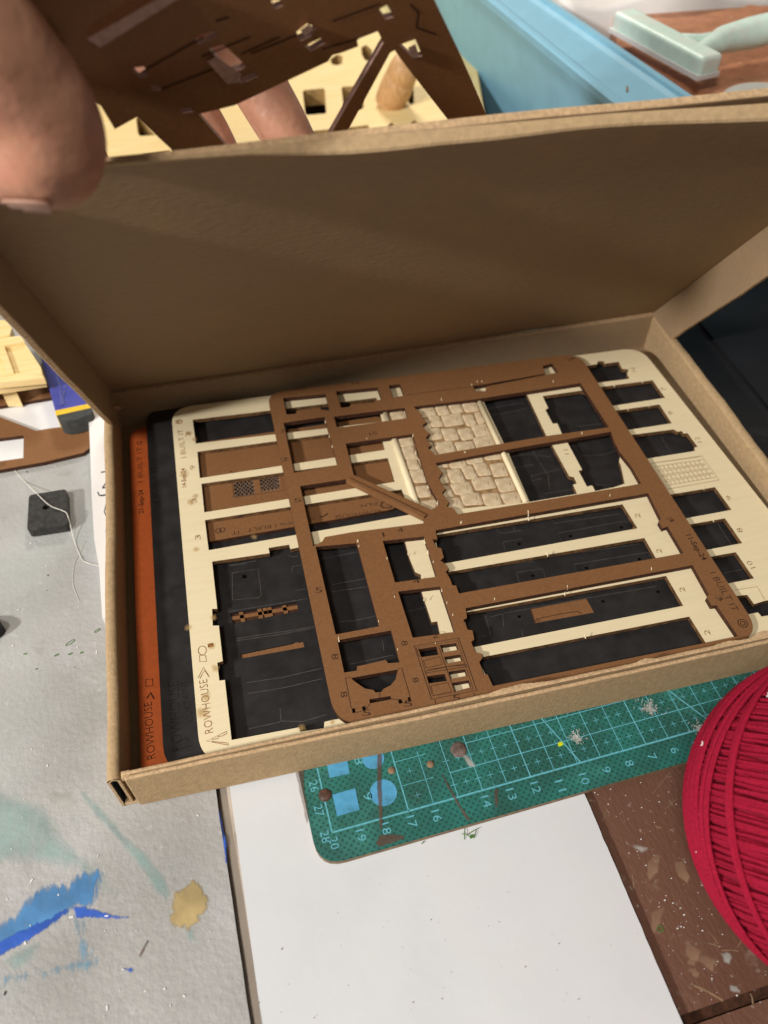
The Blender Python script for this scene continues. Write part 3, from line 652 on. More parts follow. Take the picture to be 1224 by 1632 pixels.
lines = [z6([(400, 40), (525, 20), (540, 150), (525, 160), (400, 172), (398, 40)]), z6([(385, 5), (470, -5)]), z6([(420, 370), (600, 345), (800, 308)]), z6([(385, 228), (560, 200), (765, 165)]),
         z6([(470, 575), (640, 550), (835, 505)]), z6([(475, 628), (650, 600), (840, 555)]), z6([(480, 800), (620, 770), (640, 762), (740, 765), (860, 730)]), z6([(632, 700), (636, 765)]),
         z6([(705, 125), (760, 118)]), z6([(420, 360), (700, 318), (800, 300)]), z6([(690, 40), (690, 10), (740, 0)]),
         z2b([(105, 155), (340, 108)]), z2b([(115, 195), (355, 150)]), z2b([(185, 352), (400, 312)]), z2b([(190, 395), (410, 362)]), z2b([(240, 578), (330, 570), (460, 540)]), z2b([(495, 690), (505, 755)]), z2b([(300, 835), (560, 780)]),
         z2b([(620, 520), (760, 490)]),
         z6d([(360, 138), (370, 155), (395, 160), (490, 145)]), z6d([(445, 125), (450, 150)]), z6d([(405, 250), (392, 205), (490, 190)]), z6d([(690, 200), (675, 160), (1005, 100), (1060, 100)]), z6d([(640, 90), (650, 110), (1000, 60)]),
         z6d([(475, 410), (460, 362), (595, 342), (610, 385)]), z6d([(770, 365), (755, 320), (1135, 258), (1150, 280)]), z6d([(440, 318), (550, 305)]), z6d([(720, 270), (1090, 215)]),
         z6d([(395, 640), (390, 572), (520, 548), (830, 492), (1180, 432)]), z6d([(280, 580), (300, 578), (328, 685), (285, 690)]), z6d([(330, 590), (400, 570)]), z6d([(490, 660), (492, 690)]),
         z3b([(260, 380), (455, 345)]), z3b([(285, 415), (470, 380)]), z3b([(560, 330), (780, 300)]), z3b([(740, 475), (880, 460)]), z3b([(390, 640), (480, 625), (600, 640)]), z3b([(400, 700), (510, 682)]), z3b([(510, 740), (600, 720), (660, 705)]),
         z3b([(500, 735), (505, 770), (560, 755)]), z3b([(600, 820), (590, 740), (500, 600)]), z3b([(570, 840), (720, 815)]), z3b([(720, 570), (770, 635), (880, 630), (975, 600)]), z3b([(735, 560), (890, 535)]), z3b([(850, 790), (910, 795)]), z3b([(340, 530), (385, 525)]),
         z4b([(920, 1110), (1010, 1250)]), z4b([(580, 590), (645, 690)]), z5e([(960, 430), (1070, 405)]), z4b([(270, 380), (290, 375)]),
         z5([(385, 920), (510, 900), (515, 885)]), z5([(670, 870), (690, 880), (720, 875)])]
for l in lines: wob(l, ZB, .026, mb)
mb.parts(None, 'black_line', bk)
mb = MB(); text(mb, 'I BUILT IT', (252, 800), (249, 742), ZB, .26); text(mb, 'ROWHOUSE', (291, 1195), (284, 1085), ZB, .42); text(mb, 'CURTAINS', (308, 1150), (297, 1085), ZB, .25); wob([(277, 1196), (305, 1188)], ZB, .05, mb); wob([(283, 1184), (296, 1176), (300, 1180)], ZB, .05, mb)
mb.parts(None, 'black_edge', bk)
# frames seen through the slots (brown pieces of the sheet below)
mb = MB(); mb.prism(W(z6([(380, 232), (735, 172), (745, 236), (392, 296)]), ZB - .10), (0, 0, -.02))
for l in ([(395, 262), (718, 205)], [(440, 230), (455, 290)], [(530, 215), (540, 270)], [(555, 210), (570, 265)], [(578, 208), (590, 262)], [(650, 198), (665, 250)]):
    a, b = W(z6(l), ZB - .03); d_ = (b - a); s_ = Vector((-d_.y, d_.x, 0)).normalized() * .09; mb.prism([a - s_, b - s_, b + s_, a + s_], (0, 0, -.04), 1)
sl = mb.obj('brown_insert', ['burnt', 'brown']); tag(sl, 'brown window strip showing in the upper slot of the black sheet', 'insert', 'brown inserts seen in the black sheet slots')
mb = MB(); mb.prism(W(z6([(425, 428), (760, 360), (768, 410), (430, 468)]), ZB - .08), (0, 0, -.02))
for x in (470, 520, 570, 620, 665, 705):
    y = 425 - (x - 440) * .2; q = W(z6([(x - 12, y - 8), (x + 14, y - 13), (x + 16, y + 6), (x - 10, y + 11)]), ZB - .02); mb.prism(q, (0, 0, -.05), 1)
tag(mb.obj('brown_insert', ['brown', 'groove']), 'brown toothed strip showing in the lower slot of the black sheet', 'insert', 'brown inserts seen in the black sheet slots')
mb = MB(); mb.prism(W(z6d([(520, 540), (830, 484), (880, 575), (550, 640)]), ZB - .06), (0, 0, -.04)); wob(z6d([(560, 612), (565, 600), (700, 572), (775, 562), (795, 572)]), ZB - .06, .035, mb, 1); 
text(mb, 'A', z6d([(568, 615)])[0], z6d([(590, 610)])[0], ZB - .055, .1, 1)
tag(mb.obj('brown_insert', ['brown', 'ink']), 'plain brown piece showing in the long window of the black sheet at lower right', 'insert', 'brown inserts seen in the black sheet slots')
# --- small brown sheet under the cream one
so = rnd([U(300, 708, ZS), U(606, 663, ZS), U(648, 808, ZS), U(300, 869, ZS)], [.2, .3, 1.0, .2])
lat = [z5([(402, 515), (500, 500), (510, 575), (408, 590)]), z5([(528, 492), (625, 478), (632, 548), (538, 562)])]
sb = sheet('brown_grille_sheet', so, [W(h, ZS) for h in lat], ZS, .2, ['brown', 'burnt'], 'brown laser cut sheet with two diamond grilles, lying under the cream sheet')
mb = MB()
for h in lat:
    q = [Vector(p).to_3d() for p in W(h, ZS - .02)]
    n = 4
    def bil(u, v): return q[0].lerp(q[1], u).lerp(q[3].lerp(q[2], u), v)
    for k in range(-n, n + 1):
        for s_ in (1, -1):
            seg = []
            for t in range(0, 41):
                u = t / 40; v = (k / n * 1.0 + u * s_ * 1.25) if s_ > 0 else (k / n + 1.0 - u * 1.25)
                if 0 <= v <= 1: seg.append(bil(u, v))
            if len(seg) > 2: mb.ribbon([seg[0], seg[-1]], .028)
    for a, b in ((0, 1), (1, 2), (2, 3), (3, 0)): mb.ribbon([q[a], q[b]], .07)
tag(mb.obj('grille', 'mesh_line', sb), kind='stuff')
mb = MB(); wob(z5([(395, 505), (635, 470), (650, 555), (405, 590)]), ZS, .025, mb, 0, True); wob(z5([(390, 460), (400, 470), (500, 460), (500, 452), (590, 443)]), ZS, .05, mb)
text(mb, 'IT', z5([(430, 752)])[0], z5([(395, 757)])[0], ZS, .2); text(mb, 'I BUILT', z5([(610, 720)])[0], z5([(470, 742)])[0], ZS, .2); text(mb, '14-Sep', z5([(690, 708)])[0], z5([(630, 718)])[0], ZS, .18)
for cx, cy in ((330, 752), (350, 748)): 
    c = U(*z5([(cx, cy)])[0], ZS + LIFT); mb.ribbon([c + Vector((math.cos(t), math.sin(t), 0)) * .13 for t in [k * .52 for k in range(12)]], .035, 0, True)
text(mb, 'ROWHOUSE', z1c([(570, 770)])[0], z1c([(345, 800)])[0], ZS, .22); text(mb, 'FILM', z1c([(550, 735)])[0], z1c([(475, 745)])[0], ZS, .2)
wob(z1c([(275, 808), (292, 805), (315, 790)]), ZS, .07, mb); text(mb, 'GO', z1c([(250, 808)])[0], z1c([(220, 815)])[0], ZS, .15)
text(mb, 'G', z1c([(572, 770)])[0], z1c([(628, 763)])[0], ZS, .5)
mb.parts(None, 'ink', sb)
# --- cream sheet
co = rnd([U(272.5, 651, ZC), U(1020, 553.5, ZC), B(31.25, .48, ZC), B(3.22, .45, ZC)], [1.2, 1.2, 1, 1.2], 10)
cb = U(318, 1205, ZC); co = rnd([U(272.5, 651, ZC), U(1020, 553.5, ZC), B(31.25, .48, ZC), Vector((cb.x, B(3.2, .45).y, ZC))], [1.2, 1.2, 1, 1.2], 10)
ch = [[(307, 669), (600, 634), (609, 672), (312, 707)],
      [(314.5, 720), (604, 681), (613, 717), (318.4, 762)],
      [(321, 771), (618, 730), (629, 768), (325.6, 816.6)],
      [(326.6, 829), (640, 780), (655, 820), (332.5, 877)],
      [(338, 895)] + z5([(580, 862), (575, 836), (675, 820), (682, 842), (720, 834)]) + [(640, 843), (652.5, 889.7), (661.7, 912), (671, 916), (671, 940.7), (687.8, 991.7), (697, 990.4), (703, 1020), (716, 1090), (719, 1112)] + z6([(885, 758), (848, 766), (845, 797), (730, 815), (725, 793), (395, 855), (362, 562), (335, 565), (325, 478), (352, 470), (333, 297), (303, 297), (300, 215), (325, 215)]),
      [(692, 853), (992, 803.7), (1016, 842), (704, 899)],
      [(712, 912), (1027, 857.4), (1050, 898), (726, 950)],
      [(738, 977), (1061.5, 917.8), (1089, 965.4), (752, 1032)],
      [(760, 1049), (1098.5, 982.6), (1132, 1036), (786, 1098)],
      [(925, 585)] + z4b([(195, 152), (200, 135), (235, 135), (240, 150), (325, 138), (345, 180), (385, 185), (375, 210), (390, 240)]) + [(938, 612)],
      [(940, 619), (1040, 606), (1060, 634), (956, 650)],
      [(970, 656), (1051, 644.6), (1070.7, 674.5), (990, 687)],
      [(1000, 694)] + z4b([(655, 545), (680, 560), (705, 555), (715, 570), (740, 568), (800, 650), (780, 655), (785, 675)]) + [(1022, 732.5)],
      [(1066, 788.5), (1139.6, 776.4), (1166, 812.6), (1088, 827)],
      [(1098, 836), (1155.4, 826), (1183, 865.6), (1120, 877.5)],
      [(1128, 888), (1172.6, 880), (1201.8, 921.8), (1150, 932)],
      [(1172, 950)] + [(1191, 948), (1201.8, 962.8), (1219, 957.5), (1245, 953), (1262, 975), (1213.7, 982.6), (1208, 976), (1192, 979)],
      [(767.6, 634), (838, 625), (870.6, 694.4), (878, 706)] + z3b([(705, 745), (730, 750), (745, 785), (725, 790), (747, 840)]) + [(844, 800), (809, 719)],
      z3b([(560, 310), (775, 280), (880, 330), (985, 600), (975, 665), (985, 690), (1005, 785), (945, 805), (845, 825), (830, 795), (800, 800), (755, 715), (775, 710), (690, 553), (665, 515), (640, 458), (615, 460), (575, 385), (590, 375)])]
cr = sheet('cream_sheet', co, [W(h, ZC) for h in ch], ZC, .24, ['cream', 'burnt_cream'], 'large pale cream laser cut sheet with rectangular openings, under the brown frame')
mb = MB()
text(mb, 'ROWHOUSE', (340, 1167), (330, 1082), ZC, .33); text(mb, 'I BUILT IT', (297, 729), (291, 684), ZC, .26); text(mb, '14-Sep-24', (297, 776), (295, 746), ZC, .22, thin=-1)
c = U(286, 672, ZC + LIFT); mb.ribbon([c + Vector((math.cos(t), math.sin(t), 0)) * .13 for t in [k * .52 for k in range(12)]], .06, 0, True)
wob(z6([(232, 552), (258, 500), (282, 540)]), ZC, .03, mb); wob(z6([(240, 556), (262, 515), (286, 548)]), ZC, .03, mb); wob(z6([(238, 442), (240, 473), (272, 472), (268, 443)]), ZC, .03, mb, 0, True)
c = U(*z6([(252, 418)])[0], ZC + LIFT); mb.ribbon([c + Vector((math.cos(t) * .17, math.sin(t) * .22, 0)) for t in [k * .52 for k in range(12)]], .03, 0, True)
wob(z6([(372, 812), (272, 860), (380, 880), (378, 870), (300, 862), (300, 852), (330, 848), (328, 838), (350, 835), (372, 822)]), ZC, .03, mb, 0, True)
for s_, p in (('1', z6([(308, 398), (305, 380)])), ('3', z5([(195, 290), (193, 270)])), ('9', z5([(217, 452), (215, 432)])), ('3', z5([(225, 616), (223, 592)])), ('3', z5([(244, 795), (242, 770)])),
              ('10', z4b([(430, 197), (420, 172)])), ('7', z4b([(612, 310), (605, 292)])), ('9', z4b([(655, 455), (645, 435)])), ('12', z4b([(825, 620), (805, 590)])), ('9', z4b([(1010, 968), (995, 942)])), ('8', z4b([(1075, 1165), (1062, 1138)])), ('10', z5e([(1150, 395), (1118, 352)])),
              ('2', z4b([(458, 1078), (450, 1050)])), ('2', z4b([(588, 1290), (578, 1262)])), ('2', z5e([(728, 540), (718, 512)])), ('2', z5e([(880, 800), (868, 768)])), ('11', z3b([(705, 625), (698, 600)]))):
    text(mb, s_, p[0], p[1], ZC, .24)
wob(z4b([(520, 750), (825, 705), (930, 850), (620, 905)]), ZC, .03, mb, 0, True)
wob(z4b([(520, 750), (815, 710)]), ZC, .02, mb)
for k in range(4):
    t = k / 4; a0, a1 = Vector((540 + 85 * t * 1.0, 770 + 120 * t)), Vector((830 + 85 * t, 728 + 112 * t))
    dn = Vector((14, 22)); 
    wob(z4b([tuple(a0), tuple(a1), tuple(a1 + dn), tuple(a0 + dn)]), ZC, .022, mb, 0, True)
    for j in range(1, 11):
        p = a0.lerp(a1, j / 11); wob(z4b([tuple(p), tuple(p + dn)]), ZC, .022, mb)
wob(z5e([(1025, 530), (1160, 510), (1205, 590)]), ZC, .02, mb)
mb.parts(None, 'ink_cream', cr)
# stone wall panel cut into the cream sheet
sp = [Vector(v) for v in W([(618, 655), (757.5, 637), (833, 801), (674, 817)], ZC)]
mb = MB(); mb.prism([v + Vector((0, 0, .012)) for v in sp], (0, 0, -.01)); pn = mb.obj('stone_panel', 'groove', cr)
def bq(u, v): return sp[0].lerp(sp[1], u).lerp(sp[3].lerp(sp[2], u), v)
rows = 8; v0 = 0.0
hts = [1 + .3 * (R() - .5) for _ in range(rows)]; tot = sum(hts)
for r_ in range(rows):
    v1 = v0 + hts[r_] / tot; u0 = -.03 * R()
    while u0 < .97:
        u1 = u0 + random.uniform(.13, .24)
        if u1 > .93: u1 = 1.0
        a0, a1 = max(u0, 0) + .005, min(u1, 1) - .005
        if a1 - a0 > .03:
            cs = [(a0, v0 + .004), (a1, v0 + .004), (a1, v1 - .004), (a0, v1 - .004)]
            jj = lambda: .016 * (R() - .5)
            sl_ = .018 * math.sin(u0 * 9 + r_); 
            cq = [bq(min(1, max(0, u + jj())), min(1, max(0, v + jj() + sl_ * (0 < v0)))) for u, v in cs]
            rr = rnd(cq, .15, 3); cen = sum(rr, Vector()) / len(rr); n = len(rr)
            lv = [(1, .013), (.95, .035), (.84, .05), (.55, .056)]
            vs = []
            for s_, h in lv: vs += [cen + (p - cen) * s_ + Vector((0, 0, h)) for p in rr]
            f = []
            for k in range(3):
                for j in range(n): f.append((k * n + j, k * n + (j + 1) % n, (k + 1) * n + (j + 1) % n, (k + 1) * n + j))
            f.append(tuple(3 * n + j for j in range(n)))
            if area2(rr) < 0: f = [q[::-1] for q in f]
            link('stone', vs, f, 'stone', pn, None, True)
        u0 = u1
    v0 = v1
def rod(px0, px1, w):
    a, b = U(*px0, ZC), U(*px1, ZC); d_ = (b - a).normalized(); s_ = Vector((-d_.y, d_.x, 0)); mb = MB(); vs = []; f = []
    for p in (a, b):
        for k in range(9): t = math.pi * k / 8; vs.append(p + s_ * math.cos(t) * w / 2 + Vector((0, 0, .01 + .14 * math.sin(t))))
    for k in range(8): f.append((k, 9 + k, 10 + k, k + 1))
    f += [tuple(range(9)), tuple(range(17, 8, -1))]
    mb.add(vs, f); return mb.obj('edge_bead', 'cream', cr, True)
rod((613, 656), (668, 818), .34); rod((762, 636), (838, 801), .28)
# --- brown frame on top
tb = rnd([U(425, 626, ZT), U(926, 562, ZT), U(1211, 1026, ZT), Vector((0, 0, 0))], 0)
TL, TR = U(425.5, 627, ZT), U(922, 563, ZT); BRy = B(26, .62, ZT).y
e = (U(1133, 887, ZT) - U(940, 590, ZT)).normalized(); BR_ = U(940, 590, ZT) + e * ((BRy - U(940, 590, ZT).y) / e.y)
e2 = (U(482, 900, ZT) - U(428, 640, ZT)).normalized(); BL_ = U(482, 900, ZT) + e2 * ((B(8.6, .60, ZT).y - U(482, 900, ZT).y) / e2.y)
to = rnd([TL, TR, BR_, BL_], [.9, 1.1, 1.2, 1.3], 10)
th_ = [z1c([(95, 228), (302, 208), (322, 288), (280, 284), (275, 274), (160, 290), (158, 304), (112, 308)]),
       z1c([(352, 195), (555, 175), (578, 235), (548, 238), (540, 247), (425, 258), (420, 270), (378, 275)]),
       z1c([(610, 165), (665, 160), (687, 215), (630, 226)]),
       z1c([(97, 348), (298, 320), (362, 555), (148, 592)]),
       z1c([(343, 318), (688, 275), (702, 325), (358, 374)]),
       z1c([(400, 450), (728, 403), (745, 465), (775, 560), (800, 640), (858, 745), (820, 772), (440, 603)]),
       z1c([(178, 657), (400, 624), (780, 808), (783, 838), (430, 882), (300, 905), (285, 928), (242, 950)]),
       z2b([(88, 120), (335, 98), (350, 140), (475, 605), (210, 655)]),
       z2b([(220, 690), (548, 630), (600, 825), (530, 830), (515, 810), (340, 850), (340, 875), (262, 888)]),
       z2b([(305, 920), (590, 868), (575, 930), (545, 965), (500, 988), (490, 1005), (452, 1008), (440, 993), (390, 985), (345, 955), (320, 937)]),
       z2b([(415, 1050), (545, 1030), (550, 1050), (420, 1075)]), z2b([(590, 1052), (612, 1048), (620, 1072), (598, 1078)]), z2b([(648, 1038), (665, 1035), (672, 1062), (655, 1066)]),
       z2b([(308, 1107), (328, 1103), (332, 1130), (314, 1136)]), z2b([(370, 1095), (392, 1091), (396, 1118), (376, 1122)]),
       z2b([(497, 85), (748, 57), (825, 303), (572, 338)]), z2b([(590, 393), (845, 362), (937, 640), (680, 675)]),
       z2b([(712, 745), (825, 728), (838, 778), (735, 793)]), z2b([(765, 910), (875, 895), (890, 938), (778, 953)]),
       z2b([(845, 720), (945, 708), (960, 748), (862, 766)]), z2b([(872, 792), (970, 777), (985, 815), (887, 832)]), z2b([(898, 882), (1000, 867), (1013, 908), (912, 926)]), z2b([(920, 950), (1022, 934), (1036, 975), (938, 1003)]),
       [(659, 648), (757, 636.5), (925, 610.6), (970.5, 681), (877, 694)] + [(693, 725)] + z1c([(826, 492), (800, 470), (820, 458), (800, 440), (792, 420), (812, 400), (790, 385), (775, 360), (797, 345), (775, 325), (765, 300), (745, 285)]),
       [(694, 738), (812, 716), (973.5, 688)] + z3b([(950, 560), (975, 610), (1000, 640), (1040, 690), (1095, 785)]) + [(847, 800.5), (729.4, 819.4)] + z1c([(925, 765), (892, 755), (905, 735), (885, 710), (870, 690), (888, 670), (868, 650), (855, 620), (872, 590), (850, 565)]),
       [(694, 845), (1033, 786)] + z4b([(580, 1085), (565, 1100), (590, 1140), (620, 1130), (715, 1290)]) + z6d([(165, 470), (150, 428), (132, 428), (120, 395), (98, 358), (112, 345), (95, 318), (70, 300), (88, 285), (75, 238), (48, 232), (30, 192), (55, 192)]),
       z6d([(200, 545)]) + z5e([(770, 380), (868, 555), (855, 575), (885, 625), (915, 622), (1043, 808)]) + z6d([(340, 945), (312, 885), (292, 885), (270, 822), (286, 800), (282, 778), (250, 772), (228, 718), (244, 705), (235, 660), (210, 655), (188, 605), (207, 595)]),
       z1c([(700, 210), (1000, 176)]) + z3b([(175, 250), (190, 278), (245, 283), (258, 250)]) + z3b([(570, 196), (565, 145), (610, 135), (640, 180), (575, 204)]) + z3b([(255, 262)]) + z3b([(262, 284), (200, 292), (172, 262)])[:0] + z1c([(702, 217)])]
th_[-1] = z3b([(170, 256), (240, 248), (575, 188), (560, 146), (612, 134), (645, 182), (256, 258), (250, 284), (200, 284), (185, 262)])
thw = [W(h, ZT) for h in th_]
tf = sheet('brown_frame_sheet', to, thw, ZT, .26, ['brown', 'burnt'], 'brown laser cut frame sheet lying tilted on top of the cream sheet')
mb = MB()
wob(z1c([(700, 212), (1010, 172), (1222, 140)]), ZT, .03, mb)
for s_, p in (('5', z2b([(85, 400), (130, 398)])), ('8', z2b([(185, 775), (190, 810)])), ('8', z2b([(238, 1005), (243, 1040)])), ('8', z2b([(608, 695), (613, 725)])), ('8', z2b([(675, 920), (682, 950)])), ('5', z2b([(372, 1150), (425, 1150)])), ('5', z2b([(628, 1095), (680, 1092)])), ('5', z2b([(925, 1060), (975, 1058)])),
              ('2', z1c([(88, 540), (125, 528)])), ('5', z1c([(150, 738), (185, 732)])), ('10', z1c([(175, 192), (208, 187)])), ('10', z1c([(435, 162), (468, 157)])), ('10', z1c([(520, 412), (555, 405)])), ('4', z1c([(730, 1135), (765, 1128)])), ('2', z2b([(800, 680), (845, 672)])),
              ('4', z2b([(590, 35), (625, 28)])), ('1', z2b([(500, 60), (510, 58)])), ('7', z1c([(85, 402), (105, 398)]))):
    text(mb, s_, p[0], p[1], ZT, .26)
text(mb, '11-Sep-24', z5e([(728, 200)])[0], z5e([(830, 352)])[0], ZT, .26, thin=-1); text(mb, 'I BUILT IT', z5e([(872, 428)])[0], z5e([(1012, 660)])[0], ZT, .3)
for r_ in (.2, .1):
    c = U(*z5e([(1072, 730)])[0], ZT + LIFT); mb.ribbon([c + Vector((math.cos(t), math.sin(t), 0)) * r_ for t in [k * .52 for k in range(12)]], .035, 0, True)
text(mb, '3', z5e([(905, 570)])[0], z5e([(935, 600)])[0], ZT, .24); text(mb, '3', z5e([(610, 95)])[0], z5e([(640, 125)])[0], ZT, .24); text(mb, '7', z3b([(690, 120)])[0], z3b([(750, 115)])[0], ZT, .25)
for l in ([(270, 922), (305, 1105)], [(268, 922), (300, 916)], [(590, 868), (612, 855), (665, 1038)], [(332, 1132), (370, 1122)], [(396, 1110), (420, 1075)], [(550, 1048), (590, 1052)], [(480, 1005), (478, 1040)], [(672, 1062), (620, 1074)],
          [(815, 1050), (822, 1092)], [(1050, 1010), (1066, 1042)], [(745, 815), (845, 790), (860, 838), (760, 860), (745, 815)], [(790, 970), (895, 948), (915, 1003), (808, 1028), (790, 970)],
          [(700, 735), (720, 790)], [(835, 720), (938, 1010)], [(755, 880), (900, 850), (1010, 840)], [(755, 890), (1015, 850)], [(770, 870), (1000, 835)]): wob(z2b(l), ZT, .025, mb)
wob(z2b([(690, 725), (960, 675), (1070, 995), (795, 1050)]), ZT, .035, mb, 0, True); wob(z2b([(712, 730), (952, 690), (1048, 985), (800, 1030)]), ZT, .02, mb, 0, True)
mb.parts(None, 'ink', tf)
# raised pieces: diagonal brace end, window sash
a, b, c, d_ = (U(*q, ZT + .12) for q in z1c([(402, 624), (412, 616), (792, 797), (782, 810)]))
mb = MB(); mb.prism([a, b, c, d_], (0, 0, -.30)); mb.obj('brace_edge', 'brown', tf)
# pale break-off slivers left on the edges
mb = MB()
for grp, zz_, L_ in ((z1c([(870, 250), (985, 505), (968, 850), (303, 350), (322, 420), (337, 470), (505, 437), (728, 418), (745, 500), (805, 668), (850, 745), (660, 205), (460, 940), (466, 962), (800, 985)]), ZT, 1),
                     (z3b([(620, 245), (780, 525), (138, 628), (488, 950), (487, 985), (124, 1008), (925, 865), (588, 1180), (15, 338), (210, 245), (237, 243), (180, 262)]), ZT, 1),
                     (z2b([(347, 105), (352, 135), (475, 592), (588, 765), (525, 210), (757, 100), (777, 165), (810, 230), (655, 170), (865, 405), (750, 450), (890, 480), (925, 555), (232, 700), (820, 725), (575, 440)]), ZT, 1),
                     (z6d([(523, 70), (525, 95), (180, 118), (622, 275), (350, 515), (722, 450), (710, 480), (817, 700), (1158, 360)]), ZT, 1),
                     (z4b([(300, 290), (470, 265), (382, 430), (508, 410), (838, 910), (897, 1102), (110, 580), (320, 655), (375, 720)]), ZC, 1)):
    for (x, y) in grp:
        q = U(x, y, zz_ - .06); an = R() * .8 + 1.2; l = .10 + .10 * R(); e = Vector((math.cos(an), math.sin(an), .55)) * l
        mb.tube([q, q + e * .5, q + e * .7 + Vector((.03, .05, .05))], [.035, .025, .01], 4)
tag(mb.obj('sliver', 'cream', tf), kind='stuff')
# scorch halos beside the engraved writing on the cream sheet
mb = MB()
for x, y, r_ in [(283, 672, .25), (300, 1000, .2), (341, 983, .2), (338, 1030, .2), (343, 1065, .22), (328, 1110, .25), (323, 1135, .3), (480, 1160, .2), (530, 1150, .15), (310, 700, .2), (312, 790, .22), (305, 800, .25), (302, 690, .22), (313, 875, .2), (405, 855, .2), (294, 755, .3), (1010, 842, .12)]:
    c = U(x, y, ZC + .004); soft('scorch_mark', [c + Vector((math.cos(t) * r_ * random.uniform(.7, 1.2), math.sin(t) * r_ * random.uniform(.7, 1.2), 0)) for t in [k * .35 for k in range(18)]], 'scorch', cr, ZC + .004, r_ * .8)


# ================================================================== left side things
z5l = lambda p: Z(0, 500, .1715, p)
ZL = .25
scr = [U(-60, 632, ZL)] + W(z5l([(0, 712), (430, 642)]), ZL) + [U(120, 596, ZL)] + W(z5l([(825, 890), (845, 1180), (835, 1245), (775, 1292), (400, 1380), (0, 1450)]), ZL) + [U(-60, 756, ZL)]
hs = [z5l([(-300, 905), (0, 855), (465, 778), (700, 740), (785, 1020), (440, 1070), (335, 1090), (0, 945), (-300, 830)][:0] or [(-200, 885), (0, 857), (640, 750), (700, 860), (780, 955), (782, 1025), (430, 1070), (335, 1088), (0, 960), (-200, 890)]), z5l([(-200, 1185), (0, 1158), (220, 1130), (217, 1340), (0, 1370), (-200, 1400)])]
ss = sheet('brown_scrap_sheet', scr, [W(h, ZL) for h in hs], ZL, .24, ['brown', 'burnt'], 'brown laser cut sheet with white showing through, on the grey board left of the box')
mb = MB(); text(mb, 'I BUILT', z5l([(195, 742)])[0], z5l([(380, 705)])[0], ZL, .28); text(mb, 'Sep-24', z5l([(-60, 782)])[0], z5l([(75, 760)])[0], ZL, .25); text(mb, 'CO', z5l([(5, 1420)])[0], z5l([(50, 1408)])[0], ZL, .25); mb.parts(None, 'ink', ss)
mb = MB(); q = W([(-90, 640), (148, 610), (140, 680), (133, 700), (40, 730), (-90, 745)], .01); mb.prism([v for v in q], (0, 0, -.02)); 
tag(mb.obj('white_paper', 'paper'), 'white paper showing through the openings of the brown sheet at left', 'paper')
# blue block with yellow band
zb = 1.3
def lay(pts, z_, m, th, name, par=None, bev=.1):
    mb = MB(); mb.prism(W(z5l(pts), z_), (0, 0, -th)); o = mb.obj(name, m, par); 
    md = o.modifiers.new('b', 'BEVEL'); md.width = bev * S; md.segments = 3; md.limit_method = 'ANGLE'; return o
be = tag(empty('blue_tool_case', U(110, 620, 0)), 'blue fabric case with a yellow band and grey rounded end, behind the lid flap', 'case')
lay([(340, 240), (375, 400), (510, 905), (835, 835), (700, 240)], zb, 'blue', 1.0, 'case_body', be, .15)
lay([(508, 900), (835, 832), (850, 872), (520, 945)], zb + .02, 'yellow', 1.02, 'band', be, .05)
mb = MB(); mb.prism(rnd(W(z5l([(522, 943), (852, 870), (862, 905), (840, 935), (700, 985), (600, 998), (550, 985)]), zb), .12), (0, 0, -1.0)); mb.obj('end_cap', 'darkgrey', be)
mb = MB()
for l in ([(520, 560), (560, 700), (570, 860)], [(600, 720), (580, 780), (590, 850)], [(640, 620), (600, 700)]): mb.tube(W(z5l(l), zb), .06, 5)
mb.parts('crease', 'blue', be)
# wooden crate corner
cx = tag(empty('wooden_crate', U(10, 560, 0)), 'corner of a pale wooden crate behind the lid at the far left', 'crate')
zc = 2.6
def wl_(pts, z_, th, name='slat', m='wood'):
    mb = MB(); mb.prism(W(z5l(pts), z_), (0, 0, -th)); return mb.obj(name, m, cx)
wl_([(-500, 330), (0, 300), (100, 285), (225, 262), (380, 500), (395, 575), (0, 635), (-500, 700)], zc - .25, .8, 'board')
wl_([(0, 305), (228, 262), (210, 225), (180, 205), (-60, 235), (-60, 310)], zc, .3)
wl_([(-20, 310), (40, 300), (130, 555), (60, 570)], zc - .05, .3)
wl_([(-400, 555), (60, 540), (400, 575), (412, 598), (0, 640), (-400, 660)], zc - .12, .4)
wl_([(-100, 60), (60, 60), (110, 130), (90, 200), (-100, 240)], zc + .1, .5)
wl_([(0, 640), (105, 625), (140, 700), (0, 700)], 1.4, 1.3, 'leg')
# white booklet
ZK = .8
bkx = W([(140, 640), (178, 640), (182, 985), (163, 985), (158, 905), (150, 860), (146, 790), (143, 700)], ZK)
mb = MB(); mb.prism(bkx, (0, 0, -.78)); bo = mb.obj('white_booklet', 'paper'); tag(bo, 'white booklet with large dark letters standing against the left wall of the box', 'booklet')
mb = MB(); text(mb, 'NJOS.', (160, 752), (169, 868), ZK, .75, thin=2); mb.obj('printed_letter', 'letters', bo)
